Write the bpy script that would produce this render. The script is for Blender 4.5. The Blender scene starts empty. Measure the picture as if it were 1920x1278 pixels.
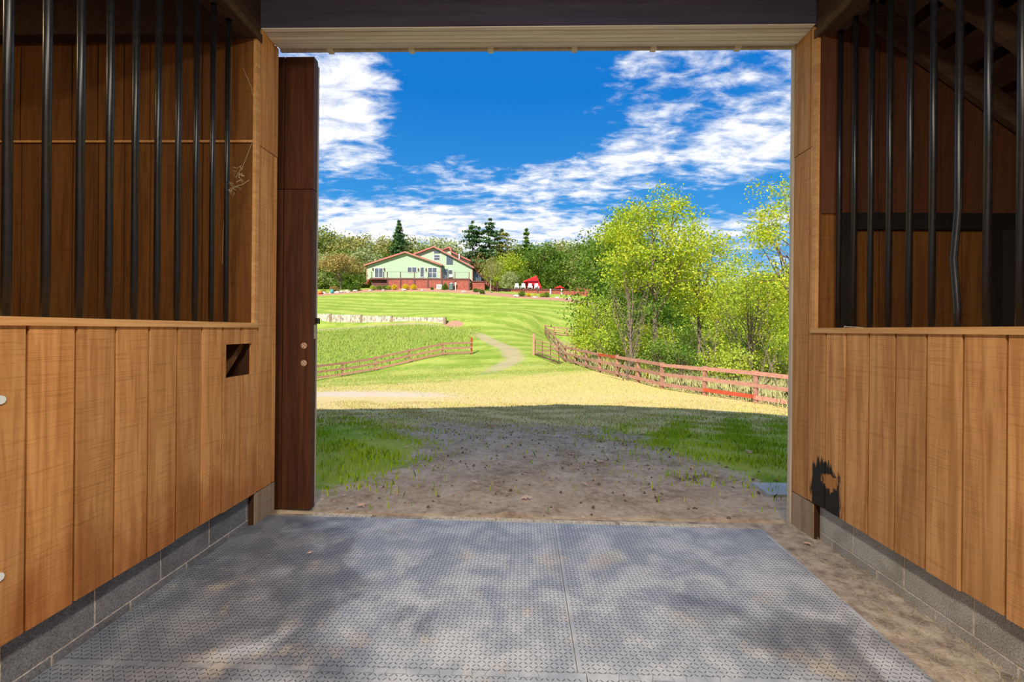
import bpy, bmesh, math, random
import numpy as np
from mathutils import Vector, Matrix
random.seed(7); RNG = np.random.default_rng(7)
scene = bpy.context.scene
COL = scene.collection
PI = math.pi

# ------------------------------------------------------------------ camera
F, CY, YAW, ROLL, EYE = 853.0, 618.5, 0.0255, 0.0093, 1.53
cam_d = bpy.data.cameras.new('camera'); cam = bpy.data.objects.new('camera', cam_d); COL.objects.link(cam)
cam_d.sensor_width = 36; cam_d.lens = F/1920*36; cam_d.shift_y = -(639-CY)/1920
cam_d.clip_end = 2000; cam_d.clip_start = 0.05
cam.matrix_world = Matrix.Translation((0, 0, EYE)) @ Matrix.Rotation(YAW, 4, 'Z') @ Matrix.Rotation(PI/2, 4, 'X') @ Matrix.Rotation(ROLL, 4, 'Z')
scene.camera = cam
def ray(px, py):
    u, v = px-960, py-CY; c, s = math.cos(ROLL), math.sin(ROLL)
    u, v = c*u+s*v, -s*u+c*v
    c, s = math.cos(YAW), math.sin(YAW)
    return Vector((c*u - s*F, s*u + c*F, -v))
def at(px, py, Y):
    r = ray(px, py); k = Y/r.y
    return Vector((r.x*k, Y, EYE + r.z*k))

# ------------------------------------------------------------------ node helpers
class NT:
    def __init__(s, nt): s.nt = nt; s.n = nt.nodes; s.l = nt.links
    def new(s, t, ins=None, **kw):
        nd = s.n.new(t)
        for k, v in kw.items(): setattr(nd, k, v)
        for k, v in (ins or {}).items(): s.set(nd.inputs[k], v)
        return nd
    def set(s, sock, v):
        if hasattr(v, 'is_output') or isinstance(v, bpy.types.NodeSocket): s.l.new(v, sock)
        elif isinstance(v, bpy.types.Node): s.l.new(v.outputs[0], sock)
        else:
            if isinstance(v, (tuple, list)) and len(v) == 3 and sock.type == 'RGBA': v = (*v, 1)
            sock.default_value = v
    def m(s, op, a, b=0.0, c=0.0, clamp=False):
        nd = s.new('ShaderNodeMath', operation=op, use_clamp=clamp)
        s.set(nd.inputs[0], a); s.set(nd.inputs[1], b); s.set(nd.inputs[2], c); return nd.outputs[0]
    def v(s, op, a, b=(0, 0, 0), out=0):
        nd = s.new('ShaderNodeVectorMath', operation=op); s.set(nd.inputs[0], a)
        if op == 'SCALE': s.set(nd.inputs['Scale'], b)
        else: s.set(nd.inputs[1], b)
        return nd.outputs[out]
    def mix(s, f, a, b):
        nd = s.new('ShaderNodeMix', data_type='RGBA'); s.set(nd.inputs[0], f); s.set(nd.inputs[6], a); s.set(nd.inputs[7], b); return nd.outputs[2]
    def mul(s, f, a, b):
        nd = s.new('ShaderNodeMix', data_type='RGBA', blend_type='MULTIPLY'); s.set(nd.inputs[0], f); s.set(nd.inputs[6], a); s.set(nd.inputs[7], b); return nd.outputs[2]
    def smooth(s, x, lo, hi, a=0.0, b=1.0):
        nd = s.new('ShaderNodeMapRange', interpolation_type='SMOOTHSTEP')
        for i, q in enumerate((x, lo, hi, a, b)): s.set(nd.inputs[i], q)
        return nd.outputs[0]
    def noise(s, vec, scale, detail=4.0, rough=0.55, dist=0.0):
        nd = s.new('ShaderNodeTexNoise'); s.set(nd.inputs['Vector'], vec)
        nd.inputs['Scale'].default_value = scale; nd.inputs['Detail'].default_value = detail
        nd.inputs['Roughness'].default_value = rough; nd.inputs['Distortion'].default_value = dist
        return nd.outputs[0]
    def mapping(s, vec, scale=(1, 1, 1), loc=(0, 0, 0)):
        nd = s.new('ShaderNodeMapping'); s.set(nd.inputs[0], vec); nd.inputs[3].default_value = scale; nd.inputs[1].default_value = loc
        return nd.outputs[0]
    def sep(s, vec):
        return s.new('ShaderNodeSeparateXYZ', {0: vec}).outputs
    def ramp(s, f, stops):
        nd = s.new('ShaderNodeValToRGB'); s.set(nd.inputs[0], f); e = nd.color_ramp.elements
        while len(e) < len(stops): e.new(0.5)
        for q, (p, c) in zip(e, stops): q.position = p; q.color = (*c, 1)
        return nd.outputs[0]

# ------------------------------------------------------------------ world
world = bpy.data.worlds.new('sky'); scene.world = world; world.use_nodes = True
w = NT(world.node_tree); w.n.clear()
dirv = w.v('NORMALIZE', w.new('ShaderNodeTexCoord').outputs['Generated'])
dx, dy, dz = w.sep(dirv)
den = w.m('ADD', w.m('MAXIMUM', dz, 0.0), 0.16)
uv = w.new('ShaderNodeCombineXYZ', {0: w.m('DIVIDE', dx, den), 1: w.m('DIVIDE', dy, den), 2: 0.0}).outputs[0]
n1 = w.noise(w.mapping(uv, (1.7, 1.0, 1), (3.1, 1.7, 0)), 1.5, 9, 0.6, 0.25)
n2 = w.noise(w.mapping(uv, (2.4, 4.2, 1), (8.1, 4.2, 0)), 2.6, 10, 0.62, 0.4)
n3 = w.noise(w.mapping(uv, (1.6, 2.6, 1), (1.3, 7.7, 0)), 7.0, 8, 0.6, 0.3)
cov = w.m('ADD', w.m('ADD', w.m('MULTIPLY', n1, 0.55), w.m('MULTIPLY', n2, 0.60)), w.m('SUBTRACT', w.m('MULTIPLY', n3, 0.35), 0.25))
def blob(px, py, rx, ry, amp):
    global cov
    c = ray(px, py).normalized()
    d = w.v('SUBTRACT', dirv, tuple(c))
    d = w.v('MULTIPLY', d, (F/rx, F/rx, F/ry))
    f = w.smooth(w.v('LENGTH', d, out=1), 0.0, 1.0, amp, 0.0)
    cov = w.m('ADD', cov, f)
for b in [(655, 185, 150, 120, .15), (645, 285, 95, 45, .09), (760, 250, 70, 160, -.07), (1430, 260, 270, 80, .10), (1110, 325, 330, 55, .05), (1205, 108, 70, 35, .12), (1340, 190, 180, 60, -.02),
          (930, 165, 310, 190, -.30), (770, 440, 620, 70, .20), (560, 345, 240, 35, -.10), (1010, 415, 260, 45, .05), (1300, 380, 300, 45, -.12), (1480, 425, 200, 45, .06), (980, 260, 260, 50, -.10)]:
    blob(*b)
cl = w.smooth(cov, 0.415, 0.70)
hor = w.smooth(dz, 0.0, 0.30)
blue = w.ramp(w.m('POWER', w.m('MAXIMUM', dz, 0.0), 0.75, clamp=True),
              [(0.0, (.50, .74, .95)), (0.14, (.25, .56, .90)), (0.30, (.060, .36, .82)), (0.56, (.008, .20, .66)), (1.0, (.02, .18, .58))])
cshade = w.mix(w.smooth(n2, 0.35, 0.6), (.82, .87, .96), (1.15, 1.14, 1.14))
skyc = w.mix(w.m('MULTIPLY', cl, 0.95), blue, cshade)
skyc = w.mix(w.smooth(dz, -0.03, 0.0), (.20, .22, .12), skyc)
bg = w.new('ShaderNodeBackground', {0: skyc, 1: 1.0})
w.l.new(bg.outputs[0], w.new('ShaderNodeOutputWorld').inputs[0])

# ------------------------------------------------------------------ sun, exposure
SUN_EL, SUN_DX = math.radians(37), 0.30
sd = Vector((SUN_DX, 1, -math.tan(SUN_EL)*math.hypot(1, SUN_DX))).normalized()
sun_d = bpy.data.lights.new('sun', 'SUN'); sun = bpy.data.objects.new('sun', sun_d); COL.objects.link(sun)
sun_d.energy = 6.0; sun_d.color = (1, .94, .82); sun_d.angle = math.radians(.6)
sun.rotation_euler = sd.to_track_quat('-Z', 'Y').to_euler(); sun.location = (-5, -30, 40)
scene.view_settings.view_transform = 'Standard'; scene.view_settings.look = 'None'
scene.view_settings.exposure = 0.0; scene.view_settings.gamma = 1.0; scene.view_settings.use_curve_mapping = False

# ------------------------------------------------------------------ materials
MAT = {}
def newmat(name):
    mt = bpy.data.materials.new(name); mt.use_nodes = True
    t = NT(mt.node_tree); t.n.clear()
    b = t.new('ShaderNodeBsdfPrincipled'); o = t.new('ShaderNodeOutputMaterial'); t.l.new(b.outputs[0], o.inputs[0])
    MAT[name] = mt; t.b = b; t.o = o
    t.P = t.new('ShaderNodeNewGeometry').outputs['Position']
    return t
def bump(t, h, strength=.3, dist=.01):
    nd = t.new('ShaderNodeBump', {'Height': h}); nd.inputs['Strength'].default_value = strength; nd.inputs['Distance'].default_value = dist
    t.l.new(nd.outputs[0], t.b.inputs['Normal'])
def simple(name, col, rough=.7, var=.25, scale=8, metal=0.0, bmp=0.0, spec=.5):
    t = newmat(name)
    n = t.noise(t.P, scale, 5)
    c = t.mix(t.smooth(n, .3, .7), tuple(x*(1-var) for x in col), tuple(min(1, x*(1+var)) for x in col))
    t.set(t.b.inputs['Base Color'], c); t.b.inputs['Roughness'].default_value = rough; t.b.inputs['Metallic'].default_value = metal
    t.b.inputs['Specular IOR Level'].default_value = spec
    if bmp: bump(t, n, bmp)
    return t
def wood(name, light, dark, axis='Z', rough=.75, saw=True, stain=None, char=None, gscale=1.0, spec=.3):
    """rough-sawn stained plywood; grain runs along axis"""
    t = newmat(name)
    rnd = t.new('ShaderNodeObjectInfo').outputs['Random']
    off = t.v('SCALE', (7.3, 3.1, 9.7), rnd)
    p = t.v('ADD', t.P, off)
    s = {'X': (1.2, 22, 22), 'Y': (22, 1.2, 22), 'Z': (22, 22, 1.2)}[axis]
    g = t.noise(t.mapping(p, tuple(q*gscale for q in s)), 1.0, 6, .62, .9)
    g2 = t.noise(t.mapping(p, {'X': (.8, 6, 6), 'Y': (6, .8, 6), 'Z': (6, 6, .8)}[axis]), 1.0, 3, .5, .6)
    c = t.mix(t.smooth(g, .30, .68), dark, light)
    c = t.mul(t.smooth(g2, .45, .75, 0, .45), c, tuple(min(1, q) for q in (.80, .66, .52)))
    h = g
    if saw:
        sw = t.noise(t.mapping(p, {'X': (150, 4, 4), 'Y': (4, 150, 4), 'Z': (4, 4, 150)}[axis]), 1.0, 2, .6)
        c = t.mul(t.smooth(sw, .50, .70, 0, .38), c, (.52, .40, .30))
        h = t.m('ADD', g, t.m('MULTIPLY', sw, .8))
    hs = t.m('ADD', .86, t.m('MULTIPLY', rnd, .26))
    c = t.v('SCALE', c, hs)
    X, Y, Z = t.sep(t.P)
    if stain:   # water marks rising from the lower edge
        nn = t.noise(t.mapping(t.P, (3, 3.2, 1.6)), 1.0, 5, .6, .5)
        f = t.m('MULTIPLY', t.smooth(t.m('ADD', Z, t.m('MULTIPLY', nn, -1.3)), -.33, .02, 1, 0), .62)
        c = t.mul(f, c, (.62, .40, .26))
    if char:    # burnt patch, (y, z, half y, half z)
        cy, cz, hy, hz = char
        q = t.v('MULTIPLY', t.v('SUBTRACT', t.P, (0, cy, cz)), (0, 1/hy, 1/hz))
        nn = t.noise(t.mapping(t.P, (1, 45, 6)), 1.0, 6, .65)
        d = t.m('ADD', t.v('LENGTH', q, out=1), t.m('MULTIPLY', t.m('SUBTRACT', nn, .5), 1.3))
        f = t.smooth(d, .85, 1.05, 1, 0)
        q2 = t.v('MULTIPLY', t.v('SUBTRACT', t.P, (0, cy-.05, cz+.10)), (0, 1/.085, 1/.06))
        nz = t.noise(t.mapping(t.P, (1, 26, 13), (3, 1, 7)), 1.0, 5, .7)
        d2 = t.m('ADD', t.v('LENGTH', q2, out=1), t.m('ADD', t.m('MULTIPLY', t.m('SUBTRACT', nn, .5), 1.2), t.m('MULTIPLY', t.m('SUBTRACT', nz, .5), 2.6)))
        bare = t.smooth(d2, .75, 1.0, 1, 0)
        c = t.mix(t.m('MULTIPLY', f, t.m('SUBTRACT', 1.0, bare)), c, (.015, .012, .011))
        c = t.mix(t.m('MULTIPLY', bare, .7), c, (.40, .15, .035))
    t.set(t.b.inputs['Base Color'], c); t.b.inputs['Roughness'].default_value = rough; t.b.inputs['Specular IOR Level'].default_value = spec
    bump(t, h, .35, .004)
    return t
PL_L, PL_D = (.67, .335, .115), (.45, .190, .052)
wood('plank_wood', PL_L, PL_D, 'Z', stain=True)
wood('plank_wood_scorched', (.62, .315, .115), (.40, .175, .052), 'Z', char=(3.305, .38, .175, .25))
wood('edge_wood', (.72, .40, .16), (.55, .27, .09), 'Y', saw=False)
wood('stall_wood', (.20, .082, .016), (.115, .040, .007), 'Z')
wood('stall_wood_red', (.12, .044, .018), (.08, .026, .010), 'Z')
wood('beam_dark', (.080, .078, .135), (.055, .052, .098), 'X', saw=False)  # lintel front: its unlit, purplish look is put into this colour
wood('beam_brown', (.075, .042, .028), (.04, .021, .014), 'Y', saw=False)
wood('rafter_wood', (.10, .06, .035), (.06, .032, .018), 'X', saw=False)
wood('soffit_wood', (.84, .79, .74), (.66, .61, .55), 'X', saw=False, gscale=.7)
wood('door_wood', (.125, .042, .016), (.062, .018, .007), 'Z', saw=False, rough=.6)
wood('weathered_post', (.40, .29, .19), (.27, .19, .12), 'Z')
wood('trim_grey', (.55, .47, .38), (.42, .35, .28), 'Z', saw=False)
wood('fence_wood', (.56, .29, .21), (.42, .19, .13), 'X', saw=False, gscale=.6)
simple('fence_fresh', (.52, .075, .03), .6, .15, 6)
wood('wood_backing', (.07, .026, .008), (.04, .014, .005), 'Z', saw=False)
simple('black_paint', (.010, .010, .011), .45, .3, 20)
simple('black_steel', (.010, .010, .012), .36, .4, 40)
simple('white_metal', (.75, .80, .76), .4, .1, 10)
simple('galvanised', (.50, .45, .38), .4, .2, 40, metal=.6)
simple('tan_metal', (.62, .40, .26), .5, .15, 40)
simple('dark_hole', (.012, .009, .008), .8, .2, 10)
simple('lamp_white', (.7, .7, .68), .5, .1, 10)
def blockmat(name, k, tint):
    t = newmat(name)
    rn = t.new('ShaderNodeObjectInfo').outputs['Random']
    n = t.noise(t.P, 160, 3, .7); n2 = t.noise(t.P, 5, 4)
    c = t.mix(t.smooth(n, .32, .66), (.10*k, .10*k, .10*k), (.27*k, .265*k, .26*k))
    c = t.mul(t.smooth(n2, .4, .7, 0, .6), c, (.55, .52, .50)); c = t.v('SCALE', c, t.m('ADD', .85, t.m('MULTIPLY', rn, .35)))
    t.set(t.b.inputs['Base Color'], t.v('MULTIPLY', c, tint)); t.b.inputs['Roughness'].default_value = .9; bump(t, n, .5, .004)
blockmat('concrete_block', .95, (1, 1, 1.04)); blockmat('concrete_block_lit', 1.75, (1.05, 1.0, .88))  # right-wall copy lighter and dusty tan; left's shade put into its colour
simple('mortar', (.66, .58, .48), .95, .25, 60, bmp=.4)
# rubber mats
def matmat(name, k):
    t = newmat(name)
    X, Y, Z = t.sep(t.P)
    a = t.noise(t.mapping(t.P, (1.1, 1.0, 1)), 1.3, 5, .55, .6); b_ = t.noise(t.P, 4.5, 5, .6, .3); f_ = t.noise(t.P, 45, 4, .6)
    c = t.mix(t.smooth(b_, .38, .66), (.215*k, .235*k, .265*k), (.35*k, .365*k, .38*k))
    ax = t.m('ABSOLUTE', t.m('SUBTRACT', X, .25))
    dk = t.smooth(t.m('ADD', t.m('ADD', t.m('MULTIPLY', ax, .26), t.m('MULTIPLY', t.m('SUBTRACT', 3.6, Y), .06)), t.m('MULTIPLY', t.m('SUBTRACT', a, .5), 1.1)), .34, .52)   # trodden-in damp and dirt along the walls; fading doorway light painted in too
    c = t.mul(t.m('MULTIPLY', dk, .80), c, (.30, .30, .32))
    tan = t.smooth(t.noise(t.mapping(t.P, (2, 2, 1), (5, 2, 0)), 1.2, 6, .65), .54, .68)
    c = t.mix(t.m('MULTIPLY', tan, .45), c, (.42*k, .35*k, .25*k))
    c = t.mul(t.smooth(f_, .5, .75, 0, .35), c, (.6, .58, .55))
    t.set(t.b.inputs['Base Color'], c)
    t.set(t.b.inputs['Roughness'], t.smooth(b_, .3, .7, .36, .56)); t.b.inputs['Specular IOR Level'].default_value = .45
    bump(t, f_, .12, .002)
matmat('rubber', 1.6); matmat('rubber_tread', .42)  # treads are a darker copy: their shaded sides put into the colour
simple('perforated_plastic', (.62, .55, .43), .6, .25, 30)
t = newmat('floor_dirt')
n = t.noise(t.P, 9, 8, .65); n2 = t.noise(t.P, 70, 4)
c = t.ramp(n, [(.30, (.15, .11, .08)), (.48, (.42, .34, .26)), (.66, (.62, .52, .40))])
c = t.mul(t.smooth(n2, .45, .7, 0, .5), c, (.5, .48, .46)); t.set(t.b.inputs['Base Color'], c); t.b.inputs['Roughness'].default_value = .95; bump(t, t.m('ADD', n, t.m('MULTIPLY', n2, .3)), .8, .03)
simple('roof_metal', (.20, .07, .05), .5, .15, 3)
def foliage(name, cols, trans=.35, rough=.55, sward=False):
    t = newmat(name)
    ri = t.new('ShaderNodeNewGeometry').outputs['Random Per Island']
    oi = t.new('ShaderNodeObjectInfo').outputs['Random']
    n = t.noise(t.P, .55, 3)
    f = t.m('ADD', t.m('MULTIPLY', ri, .55), t.m('ADD', t.m('MULTIPLY', n, .5), t.m('MULTIPLY', oi, .16)), clamp=True)
    k = len(cols)
    c = t.ramp(t.m('SUBTRACT', f, .08), [(.15 + .7*i/(k-1), q) for i, q in enumerate(cols)])
    t.set(t.b.inputs['Base Color'], c); t.b.inputs['Roughness'].default_value = rough; t.b.inputs['Specular IOR Level'].default_value = .25
    tr = t.new('ShaderNodeBsdfTranslucent', {0: t.v('MULTIPLY', c, (1.25, 1.2, .55))})
    if sward:
        nv = t.v('NORMALIZE', t.v('ADD', t.v('SCALE', t.new('ShaderNodeNewGeometry').outputs['Normal'], .45), (0, 0, .8)))
        t.l.new(nv, t.b.inputs['Normal']); t.l.new(nv, tr.inputs['Normal']); t.b.inputs['Specular IOR Level'].default_value = 0.0
    mx = t.new('ShaderNodeMixShader', {0: trans, 1: t.b.outputs[0], 2: tr.outputs[0]}); t.l.new(mx.outputs[0], t.o.inputs[0])
foliage('leaf_yellowgreen', [(.18, .30, .025), (.38, .51, .035), (.54, .62, .05), (.72, .63, .06)])
foliage('leaf_midgreen', [(.07, .14, .022), (.17, .28, .035), (.30, .42, .055)])
foliage('leaf_darkgreen', [(.035, .085, .014), (.08, .17, .02), (.17, .28, .028), (.28, .35, .04)])
foliage('leaf_olive', [(.14, .17, .045), (.27, .31, .08), (.40, .40, .11), (.48, .38, .13)], .25)
foliage('leaf_bronze', [(.24, .13, .04), (.46, .29, .11), (.44, .36, .12), (.32, .33, .08)], .25)
foliage('leaf_pine', [(.035, .09, .035), (.08, .18, .06), (.17, .28, .08)], .12)
foliage('leaf_paleolive', [(.24, .30, .12), (.42, .47, .20), (.54, .55, .26)], .25)
foliage('leaf_yellow', [(.55, .42, .01), (.75, .60, .02), (.85, .72, .03)], .25)
foliage('leaf_lime', [(.26, .38, .04), (.42, .52, .06), (.56, .60, .08)], .25)
foliage('goldenrod', [(.40, .36, .04), (.58, .48, .04), (.70, .56, .05)], .25)
foliage('grass_green', [(.26, .46, .015), (.46, .72, .025), (.70, .86, .05)], .15, sward=True)
foliage('grass_dry', [(.46, .28, .14), (.72, .50, .25), (.80, .72, .24), (.62, .72, .14)], .15, sward=True)
foliage('grass_sunny', [(.52, .53, .11), (.72, .62, .21), (.80, .62, .28), (.84, .64, .34)], .15, sward=True)
foliage('grass_wild', [(.22, .40, .05), (.36, .54, .08), (.50, .62, .12), (.58, .54, .18)], .15, sward=True)
foliage('grass_straw', [(.52, .43, .20), (.68, .58, .30), (.55, .58, .18), (.74, .62, .36)], .15, sward=True)
foliage('dry_leaf', [(.50, .28, .20), (.72, .48, .36), (.82, .62, .44)], .15)
foliage('straw_bits', [(.20, .14, .08), (.40, .30, .16), (.60, .48, .28)], .1)
simple('clod', (.16, .105, .07), .95, .5, 30)
simple('bark', (.20, .145, .10), .9, .4, 14, bmp=.5)
simple('bark_pale', (.46, .38, .30), .9, .3, 14)
simple('siding', (.42, .54, .36), .7, .06, 3)
simple('roof_red', (.42, .115, .085), .5, .12, 1.5)
simple('house_trim', (.52, .22, .15), .6, .1, 3)
simple('white_paint', (.82, .82, .78), .6, .05, 5)
simple('deck_stain', (.35, .085, .05), .7, .2, 2)
simple('deck_dark', (.13, .042, .032), .7, .25, 3)
simple('steel_grey', (.40, .42, .42), .5, .15, 5)
simple('tank_green', (.10, .19, .17), .5, .15, 5)
simple('fabric_red', (.78, .015, .02), .7, .08, 2)
simple('teal_glaze', (.08, .38, .36), .3, .15, 6)
simple('pumpkin', (.75, .20, .04), .6, .2, 4)
simple('rock', (.62, .55, .48), .9, .3, 2, bmp=.4)
t = newmat('glass'); t.set(t.b.inputs['Base Color'], (.10, .12, .14)); t.b.inputs['Roughness'].default_value = .08; t.b.inputs['Specular IOR Level'].default_value = .8
t = newmat('retaining_wall')
n = t.noise(t.mapping(t.P, (3.2, 2, .9)), 2.2, 7, .75); c = t.ramp(n, [(.40, (.16, .12, .09)), (.50, (.55, .46, .36)), (.60, (.74, .66, .54))]); t.set(t.b.inputs['Base Color'], c); t.b.inputs['Roughness'].default_value = .95

# ------------------------------------------------------------------ geometry helpers
def tag(o, label=None, cat=None, group=None, kind=None):
    if label: o['label'] = label
    if cat: o['category'] = cat
    if group: o['group'] = group
    if kind: o['kind'] = kind
    return o
def thing(name, loc, label, cat, group=None, kind=None, rz=0.0):
    o = bpy.data.objects.new(name, None); COL.objects.link(o); o.location = loc; o.rotation_euler = (0, 0, rz); o.empty_display_size = .1
    return tag(o, label, cat, group, kind)
def link(name, me, mat=None, parent=None, loc=(0, 0, 0), rot=(0, 0, 0)):
    o = bpy.data.objects.new(name, me); COL.objects.link(o); o.location = loc; o.rotation_euler = rot
    if mat and not me.materials: me.materials.append(MAT[mat])
    if parent: o.parent = parent
    return o
def copy_tree(o, parent=None):
    c = o.copy(); COL.objects.link(c); c.parent = parent
    for ch in [q for q in o.children]: copy_tree(ch, c)
    return c
class MB:
    """collects shapes into one mesh"""
    def __init__(s): s.v = []; s.f = []
    def add(s, vs, fs):
        k = len(s.v); s.v += [tuple(q) for q in vs]; s.f += [tuple(i+k for i in f) for f in fs]; return s
    def box(s, x0, x1, y0, y1, z0, z1):
        return s.add([(x0, y0, z0), (x1, y0, z0), (x1, y1, z0), (x0, y1, z0), (x0, y0, z1), (x1, y0, z1), (x1, y1, z1), (x0, y1, z1)],
                     [(3, 2, 1, 0), (4, 5, 6, 7), (0, 1, 5, 4), (1, 2, 6, 5), (2, 3, 7, 6), (3, 0, 4, 7)])
    def bar(s, p, q, w, h, up=(0, 0, 1)):
        """rectangular bar from p to q; w across, h along up"""
        p, q = Vector(p), Vector(q); d = (q-p).normalized(); u = Vector(up); sx = d.cross(u).normalized()*(w/2); u = sx.cross(d).normalized()*(h/2)
        vs = [p-sx-u, p+sx-u, p+sx+u, p-sx+u, q-sx-u, q+sx-u, q+sx+u, q-sx+u]
        return s.add(vs, [(0, 1, 2, 3), (7, 6, 5, 4), (0, 4, 5, 1), (1, 5, 6, 2), (2, 6, 7, 3), (3, 7, 4, 0)])
    def tube(s, pts, rad, n=8, cap=True):
        pts = [Vector(p) for p in pts]; rad = rad if isinstance(rad, (list, tuple)) else [rad]*len(pts); vs = []; fs = []
        for i, p in enumerate(pts):
            d = (pts[min(i+1, len(pts)-1)] - pts[max(i-1, 0)]).normalized()
            a = d.cross(Vector((0, 0, 1)) if abs(d.z) < .9 else Vector((1, 0, 0))).normalized(); b = d.cross(a)
            for k in range(n):
                an = 2*PI*k/n; vs.append(p + (a*math.cos(an) + b*math.sin(an))*rad[i])
        for i in range(len(pts)-1):
            for k in range(n):
                fs.append((i*n+k, i*n+(k+1) % n, (i+1)*n+(k+1) % n, (i+1)*n+k))
        if cap: fs += [tuple(range(n-1, -1, -1)), tuple(range((len(pts)-1)*n, len(pts)*n))]
        return s.add(vs, fs)
    def prism(s, poly, axis, a, b):
        """extrude 2-D polygon along axis from a to b; poly coords are the other two axes in order"""
        n = len(poly); mk = {'X': lambda p, t: (t, p[0], p[1]), 'Y': lambda p, t: (p[0], t, p[1]), 'Z': lambda p, t: (p[0], p[1], t)}[axis]
        vs = [mk(p, a) for p in poly] + [mk(p, b) for p in poly]
        return s.add(vs, [tuple(range(n)), tuple(range(2*n-1, n-1, -1))] + [(i, i+n, (i+1) % n+n, (i+1) % n) for i in range(n)])
    def lathe(s, prof, c=(0, 0, 0), n=16):
        vs = []; fs = []; m = len(prof)
        for r, z in prof:
            for k in range(n): vs.append((c[0]+r*math.cos(2*PI*k/n), c[1]+r*math.sin(2*PI*k/n), c[2]+z))
        for i in range(m-1):
            for k in range(n): fs.append((i*n+k, i*n+(k+1) % n, (i+1)*n+(k+1) % n, (i+1)*n+k))
        fs += [tuple(range(n-1, -1, -1)), tuple(range((m-1)*n, m*n))]
        return s.add(vs, fs)
    def mesh(s, name='mesh', smooth=False):
        me = bpy.data.meshes.new(name); me.from_pydata(s.v, [], s.f); me.validate()
        bm = bmesh.new(); bm.from_mesh(me); bmesh.ops.recalc_face_normals(bm, faces=bm.faces); bm.to_mesh(me); bm.free()
        if smooth: me.shade_smooth()
        return me
    def build(s, name, mat, parent=None, off=None, smooth=False, loc=None):
        """off: world point of the parent; verts given in world coords are made local"""
        if off is not None:
            o = Vector(off); s.v = [tuple(Vector(q)-o) for q in s.v]
        return link(name, s.mesh(name, smooth), mat, parent, loc or (0, 0, 0))
def piece(name, mat, parent, x0, x1, y0, y1, z0, z1, base=(0, 0, 0), rot=(0, 0, 0)):
    """a single board or block, its origin at its own centre"""
    c = ((x0+x1)/2, (y0+y1)/2, (z0+z1)/2); hx, hy, hz = (x1-x0)/2, (y1-y0)/2, (z1-z0)/2
    m = MB().box(-hx, hx, -hy, hy, -hz, hz)
    return link(name, m.mesh(name), mat, parent, tuple(c[i]-base[i] for i in range(3)), rot)
def np_mesh(name, V, Q, smooth=False):
    """fast mesh from numpy arrays: V (n,3), Q (m,k)"""
    me = bpy.data.meshes.new(name); m, k = Q.shape
    me.vertices.add(len(V)); me.vertices.foreach_set('co', V.astype(np.float32).ravel())
    me.loops.add(m*k); me.loops.foreach_set('vertex_index', Q.astype(np.int32).ravel())
    me.polygons.add(m); me.polygons.foreach_set('loop_start', np.arange(0, m*k, k, dtype=np.int32))
    me.update(calc_edges=True)
    if smooth: me.shade_smooth()
    return me

# ------------------------------------------------------------------ terrain
XL, XR = -2.0455, 2.161            # faces of the aisle walls
YN, YF = 3.453, 3.712              # inner and outer face of the front wall
ZS, ZW, ZM, ZL = 1.53, .2625, .062, 3.83
ctrl = [(-30, 0, -.4), (-14, 2, -.1), (-6, 3.5, -.04), (0, 3.5, -.03), (6, 3.5, -.05), (14, 2, -.5), (30, 0, -1.4), (-14, -12, -.1), (14, -12, -.3), (-40, -15, -.2), (40, -15, -1.2),
        (-5, 6.5, -.17), (0, 6.5, -.20), (5, 6.5, -.26), (-6, 10, -.52), (1, 10, -.58), (8, 10, -.72), (-6, 14, -.95), (1, 16.5, -1.14), (-12, 18, -1.3), (-20, 20, -1.6),
        (12, 16, -1.35), (20, 20, -1.6), (16, 30, -1.6), (30, 30, -1.8), (14, 40, -1.3), (24, 48, -.8), (35, 60, .5), (20, 65, 1.5), (40, 90, 4.5), (24, 85, 5.6), (70, 60, 0), (70, 110, 6), (40, 130, 8.5),
        (-30, 38, -2.4), (-50, 40, -1.5), (-80, 60, 2), (-60, 75, 5.5), (-70, 100, 10.5), (-40, 130, 11), (0, 130, 10.6), (-90, 150, 14), (0, 170, 11), (70, 170, 9)]
FENCE_R = [(1417, 755, 17), (1321, 741, 18.7), (1241, 729, 20.6), (1196, 717, 22.8), (1157, 706, 25.1), (1124, 698, 27.5), (1099, 690, 29.9), (1078, 683, 32.3), (1059, 678, 34.7)]
FENCE_L = [(884, 664, 40), (830, 666, 38.3), (767, 680, 36.6), (704, 695, 35), (642, 706, 33.4), (585, 714, 31.8)]
for q in FENCE_R + FENCE_L + [(1000, 665, 37), (930, 700, 30), (972, 675, 35.5), (958, 652, 42), (905, 631, 50), (850, 613, 57),
          (592, 601, 62), (700, 605, 60), (835, 608, 58), (592, 588.5, 64), (835, 596, 59.8), (640, 660, 47), (760, 640, 47), (800, 615, 55), (650, 625, 54),
          (600, 552, 88), (690, 543, 91), (800, 541, 91.5), (900, 546, 91.5), (1000, 557, 88), (1090, 571, 80), (700, 570, 77), (900, 580, 73), (1000, 600, 63), (1040, 606, 66), (960, 620, 54), (1022, 626, 62),
          (700, 539, 100), (900, 540, 104), (1000, 548, 100), (1100, 555, 95)]:
    p = at(*q); ctrl.append(tuple(p))
CT = np.array(ctrl); CP = CT[:, :2]/20.0
def _tps(r2): return np.where(r2 > 1e-12, r2*np.log(np.maximum(r2, 1e-12))*.5, 0.0)
_n = len(CT); _K = _tps(((CP[:, None]-CP[None])**2).sum(-1)) + np.eye(_n)*2e-3
_P = np.c_[np.ones(_n), CP]; _A = np.block([[_K, _P], [_P.T, np.zeros((3, 3))]])
_W = np.linalg.solve(_A, np.r_[CT[:, 2], 0, 0, 0])
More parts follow.
